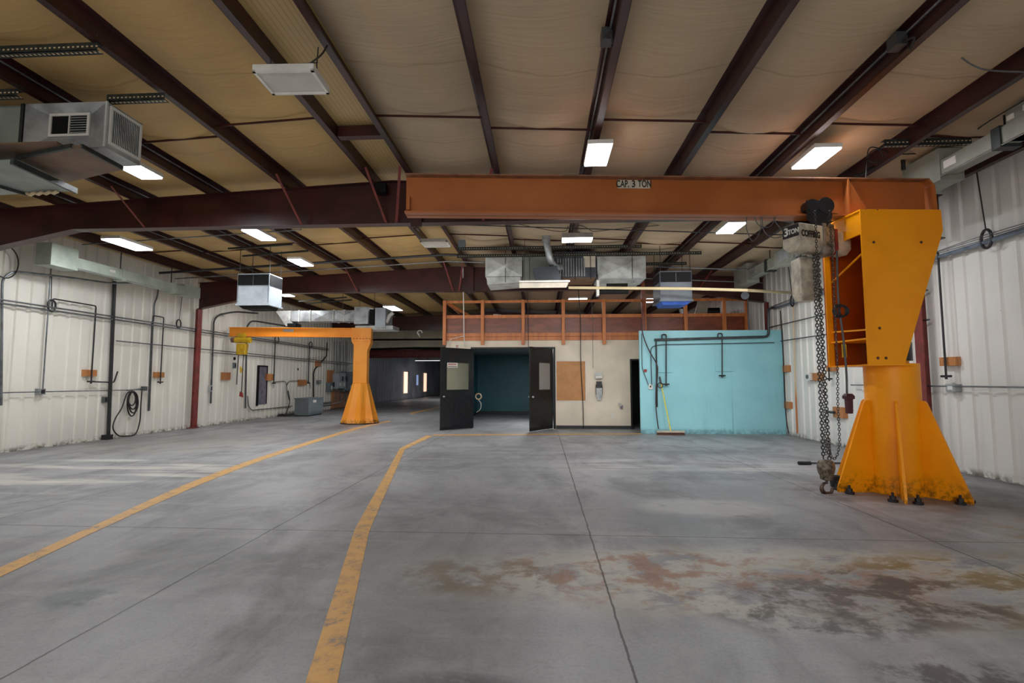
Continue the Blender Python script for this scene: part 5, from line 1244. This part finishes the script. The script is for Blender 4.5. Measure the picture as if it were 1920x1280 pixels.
# breaker panels
def bp_(px0, px1, py0, py1, d, m, label, name='breaker_panel', face=True):
    a, c = lw(px0, py0), lw(px1, py1); ya, yb = a.y, c.y; zm = (a.z+lw(px1, py0).z)/2; zl = (lw(px0, py1).z+c.z)/2
    t = thing(name, label, 'panel', (XW, ya, zl)); MB().box(XL-.03, XW+d, ya, yb, zl, zm).build('box', m, t, bevel=.01)
    if face:
        w_ = yb-ya
        MB().box(XW+d, XW+d+.012, ya+w_*.12, yb-w_*.12, zl+.05, zm-.06).build('cover', m, t)
        MB().box(XW+d+.012, XW+d+.03, ya+w_*.3, ya+w_*.7, zl+.12, zl+.3).build('warning_label', 'white', t)
        MB().box(XW+d, XW+d+.08, yb-w_*.1, yb-w_*.02, (zl+zm)/2, (zl+zm)/2+.25).build('switch_lever', 'black', t)
    return t
p0, p1 = lw(617, 694), lw(661, 765)
tag(MB().box(XL-.03, XW+.01, lw(616, 700).y, lw(626, 700).y, lw(620, 734).z, 2.02).build('plywood_backing', 'block'), 'orange plywood strip behind the leftmost breaker panels', 'board')
tag(MB().box(XL-.03, XW+.01, lw(625, 700).y, 29.4, .03, .95).build('plywood_backing', 'block'), 'orange plywood sheet near the floor below the breaker panels', 'board')
bp_(613, 619, 717, 734, .15, 'boxgrey', 'small grey breaker box low at the left of the panels')
bp_(624, 631, 700, 728, .3, 'unit', 'pale grey switch panel, first of the tall pair')
bp_(632, 638, 699, 728, .3, 'unit', 'pale grey switch panel, second of the tall pair')
bp_(639, 642, 696, 734, .2, 'boxgrey', 'narrow dark grey breaker panel in the middle')
bp_(643, 656, 697, 732, .3, 'boxgrey', 'wide dark grey breaker panel left of the small crane mast')
bp_(657, 662, 692, 731, .3, 'white', 'pale panel with red label half hidden by the small crane mast')
for k, px in enumerate((627, 632, 638, 644, 650)):
    pipe([lw(px, 640), lw(px, 700)], .03, 'conduit', ['leftmost', 'second', 'third', 'fourth', 'rightmost'][k]+' of the vertical conduits rising from the breaker panels')
for k, px in enumerate((628, 636, 646)):
    pipe([lw(px, 730), lw(px+1, 752)], .04, 'conduit', ['left', 'middle', 'right'][k]+' of the conduits coming out below the breaker panels')
pipe([lw(588, 757), lw(588, 700), lw(590, 692), lw(612, 668), (-9.2, 21.2, 3.1)], .03, 'cable', 'dark cable slanting up across the wall above the breaker panels', rad=.4)
for px, py, lb in ((373, 681, 'round black hole in the wall right of the red column'), (443, 672, 'dark knockout hole above the small grey plate'), (561, 692, 'dark knockout hole left of the slanting cable')):
    p_ = lw(px, py); tag(MB().cyl((XL-.01, p_.y, p_.z), (XL+.012, p_.y, p_.z), .055, seg=12).build('wall_hole', 'dark'), lb, 'hole')

# ------------------------------------------------------------------ right wall services
XQ = XR-.07
def rw(px, py, d=0): return on_x(px, py, XQ-d)
pipe([(XQ-.03, -2, 3.51), (XQ-.03, 14.7, 3.51)], .035, simple('blue_grey_pipe', '7d8a9a', .4, .3), 'blue-grey pipe running the length of the right wall')
b = MB()
for k in range(3):
    pts = []
    for i_ in range(30): y = 3+i_*.41; pts.append((XQ-.04-.01*k, y, 3.56+.02*k+.012*math.sin(y*2.3+k)))
    b.tube(smooth_path(pts, 2), .006, 5)
tag(b.build('cable_bundle', 'cableg'), 'bundle of thin cables lying on the blue-grey pipe of the right wall', 'cable')
pipe([(XQ-.02, 9.0, 3.01), (XQ-.02, 15.3, 3.01)], .014, 'greypipe', 'upper thin pipe on the right wall between the mast and the blue wall')
pipe([(XQ-.02, 9.0, 2.5), (XQ-.02, 14.4, 2.56)], .014, 'greypipe', 'lower thin pipe on the right wall between the mast and the blue wall')
pipe([(XQ-.02, 2, 1.365), (XQ-.02, 11.3, 1.37)], .013, 'conduit', 'low galvanized conduit along the right wall', cat='conduit')
def dropr(px, pbot, label, blk_=None, ztop=3.6):
    p_ = rw(px, pbot); t = thing('drop_pipe', label, 'pipe', tuple(p_))
    MB().tube(bend([(XQ-.05, p_.y+.16, 3.5), (XQ-.05, p_.y+.16, ztop), (XQ-.05, p_.y, ztop), (XQ-.05, p_.y, p_.z)], .05), .016, 8).build('pipe', 'blackpipe', t)
    MB().tube([(XQ-.05, p_.y-.1, p_.z), (XQ-.05, p_.y+.1, p_.z)], .02, 8).cyl((XQ-.05, p_.y, p_.z-.05), (XQ-.05, p_.y, p_.z), .02, seg=8).build('valve', 'blackpipe', t)
    if blk_: tag(MB().box(XQ-.02, XR+.03, p_.y-.16, p_.y+.16, p_.z+.17, p_.z+.31).build('wood_block', 'block'), blk_, 'wood block')
dropr(1780, 705, 'black drop pipe on the right wall to the right of the crane', 'orange wood block on the wall right of the crane')
dropr(1559, 710, 'black drop pipe on the right wall behind the pendant', 'orange wood block behind the pendant cord')
p_ = rw(1785, 727); t = thing('outlet_box', 'metal outlet box on the low conduit right of the crane', 'box', tuple(p_))
MB().box(XQ-.03, XR+.03, p_.y-.1, p_.y+.1, p_.z-.06, p_.z+.06).build('box', 'galv', t, bevel=.004); MB().box(XQ-.034, XQ-.03, p_.y-.05, p_.y+.05, p_.z-.03, p_.z+.03).build('sockets', 'white', t)
for px, py, lb in ((1852, 443, 'oval black ring hanger on the right wall pipe, right of the crane'), (1487, 563, 'oval black ring hanger on the right wall pipe, above the blue wall')):
    p_ = rw(px, py, .03); y_ = p_.y
    t = thing('ring_hanger', lb, 'hanger', (XQ-.03, y_, 3.4))
    MB().tube([Vector((XQ-.05, y_+.09*math.cos(q2), 3.55+.14*math.sin(q2))) for q2 in [2*PI*k/16 for k in range(16)]], .02, 8, closed=True).build('ring', 'black', t)
    MB().tube([(XQ-.05, y_, 3.69), (XQ-.12, y_, roof(6.3)+.05)], .009, 6).build('rod', 'cable', t)
tag(MB().tube(smooth_path([rw(1463, 582), rw(1468, 660), rw(1471, 740), rw(1475, 790), rw(1479, 812)]), .015, 6).build('wall_cable', 'cable'), 'black cable coming down the right wall beside the blue wall', 'cable')
for px, py, lb in ((1469, 691, 'upper small wood block beside the blue wall'), (1472, 759, 'lower small wood block beside the blue wall')):
    p_ = rw(px, py); tag(MB().box(XQ, XR+.03, p_.y-.22, p_.y+.22, p_.z-.09, p_.z+.09).build('wood_block', 'block'), lb, 'wood block')
tag(MB().tube([rw(1487, 575), rw(1490, 690), rw(1495, 812)], .022, 8).build('wall_pipe', 'rusty'), 'tan vertical pipe with a rusty orange streak on the right wall', 'pipe')
p_ = rw(1526, 706); tag(MB().box(XQ-.0, XR+.03, p_.y-.32, p_.y+.2, p_.z-.1, p_.z+.09).build('wood_block', 'block'), 'orange wood block holding the white round switch', 'wood block')
p_ = rw(1523, 706); t = thing('round_switch', 'white switch with round dial on the right wall', 'switch', tuple(p_))
MB().box(XQ-.06, XQ-.001, p_.y-.02, p_.y+.24, p_.z-.09, p_.z+.08).build('box', 'white', t, bevel=.01); MB().cyl((XQ-.06, p_.y+.11, p_.z), (XQ-.08, p_.y+.11, p_.z), .05, seg=16).build('dial', 'conduit', t)
p_ = rw(1571, 773); tag(MB().box(XQ-.0, XR+.03, p_.y-.2, p_.y+.2, p_.z-.12, p_.z+.12).build('wood_block', 'block'), 'orange wood block low on the right wall behind the hand chain', 'wood block')
p_ = rw(1566, 773); t = tag(MB().tube([(XQ-.03, p_.y-.02, p_.z), (XQ-.03, p_.y+.3, p_.z)], .03, 8).build('chain_clamp', 'greypipe'), 'grey clamp on the low wood block behind the hand chain', 'clamp')
p_ = on_x(1461, 551, XR-.1); tag(MB().tube([p_+Vector((0, .1*math.cos(q2), .1*math.sin(q2))) for q2 in [2*PI*k/16 for k in range(16)]], .035, 8, closed=True).build('cable_reel', 'cableg') if False else MB().cyl(on_y(1397, 554, 15.0), on_y(1397, 554, 14.9), .11, seg=18).cyl(on_y(1397, 554, 14.9), on_y(1397, 554, 14.88), .05, seg=12).build('wall_horn', 'boxgrey'), 'small round grey horn at the right end of the middle rafter', 'horn')
pipe([on_y(1402, 558, 15.0), on_y(1403, 600, 15.0), on_y(1404, 618, 15.0)], .02, 'greypipe', 'grey conduit at the right end of the wooden railing')

# ------------------------------------------------------------------ ambient and fill
w = bpy.data.worlds.new('w'); bpy.context.scene.world = w; w.use_nodes = True
w.node_tree.nodes['Background'].inputs[0].default_value = (.8, .85, 1, 1); w.node_tree.nodes['Background'].inputs[1].default_value = .3
def area(loc, rot, sx, sy, e, col=(1, .97, .93)):
    ld = bpy.data.lights.new('fill', 'AREA'); ld.shape = 'RECTANGLE'; ld.size = sx; ld.size_y = sy; ld.energy = e; ld.color = col
    o = bpy.data.objects.new('fill_light', ld); C.objects.link(o); o.location = loc; o.rotation_euler = rot
area((-1.5, -5.5, 2.8), (math.radians(88), 0, 0), 9, 2.2, 290)
area((-2.2, 2.0, .12), (PI, 0, 0), 15, 8, 68)
area((-2.2, 11.8, .12), (PI, 0, 0), 15, 6.5, 85)
area((-6.5, 20.5, .12), (PI, 0, 0), 6, 8, 45)
area((1.8, 20.5, 2.95), (PI, 0, 0), 8, 7, 25)
area((-.5, 10.9, 3.1), (math.radians(80), 0, 0), 12, 1.2, 110)
ld = bpy.data.lights.new('room', 'AREA'); ld.energy = 90; ld.size = .6
o = bpy.data.objects.new('room_fill_light', ld); C.objects.link(o); o.location = (0, 17.0, 2.5)  # added fill lifting the teal room, no fitting there
ld = bpy.data.lights.new('passage', 'AREA'); ld.energy = 170; ld.size = 2; o = bpy.data.objects.new('passage_fill_light', ld); C.objects.link(o); o.location = (-6, 40, 3.6)  # added fill lifting the far passage walls, no lit fitting there

sc = bpy.context.scene
sc.view_settings.view_transform = 'Standard'; sc.view_settings.look = 'None'; sc.view_settings.exposure = .08; sc.view_settings.gamma = 1.03
sc.cycles.max_bounces = 4; sc.cycles.diffuse_bounces = 3; sc.cycles.glossy_bounces = 2; sc.cycles.transmission_bounces = 3; sc.cycles.caustics_reflective = False; sc.cycles.caustics_refractive = False; sc.cycles.use_adaptive_sampling = True; sc.cycles.adaptive_threshold = .07; sc.cycles.use_denoising = True
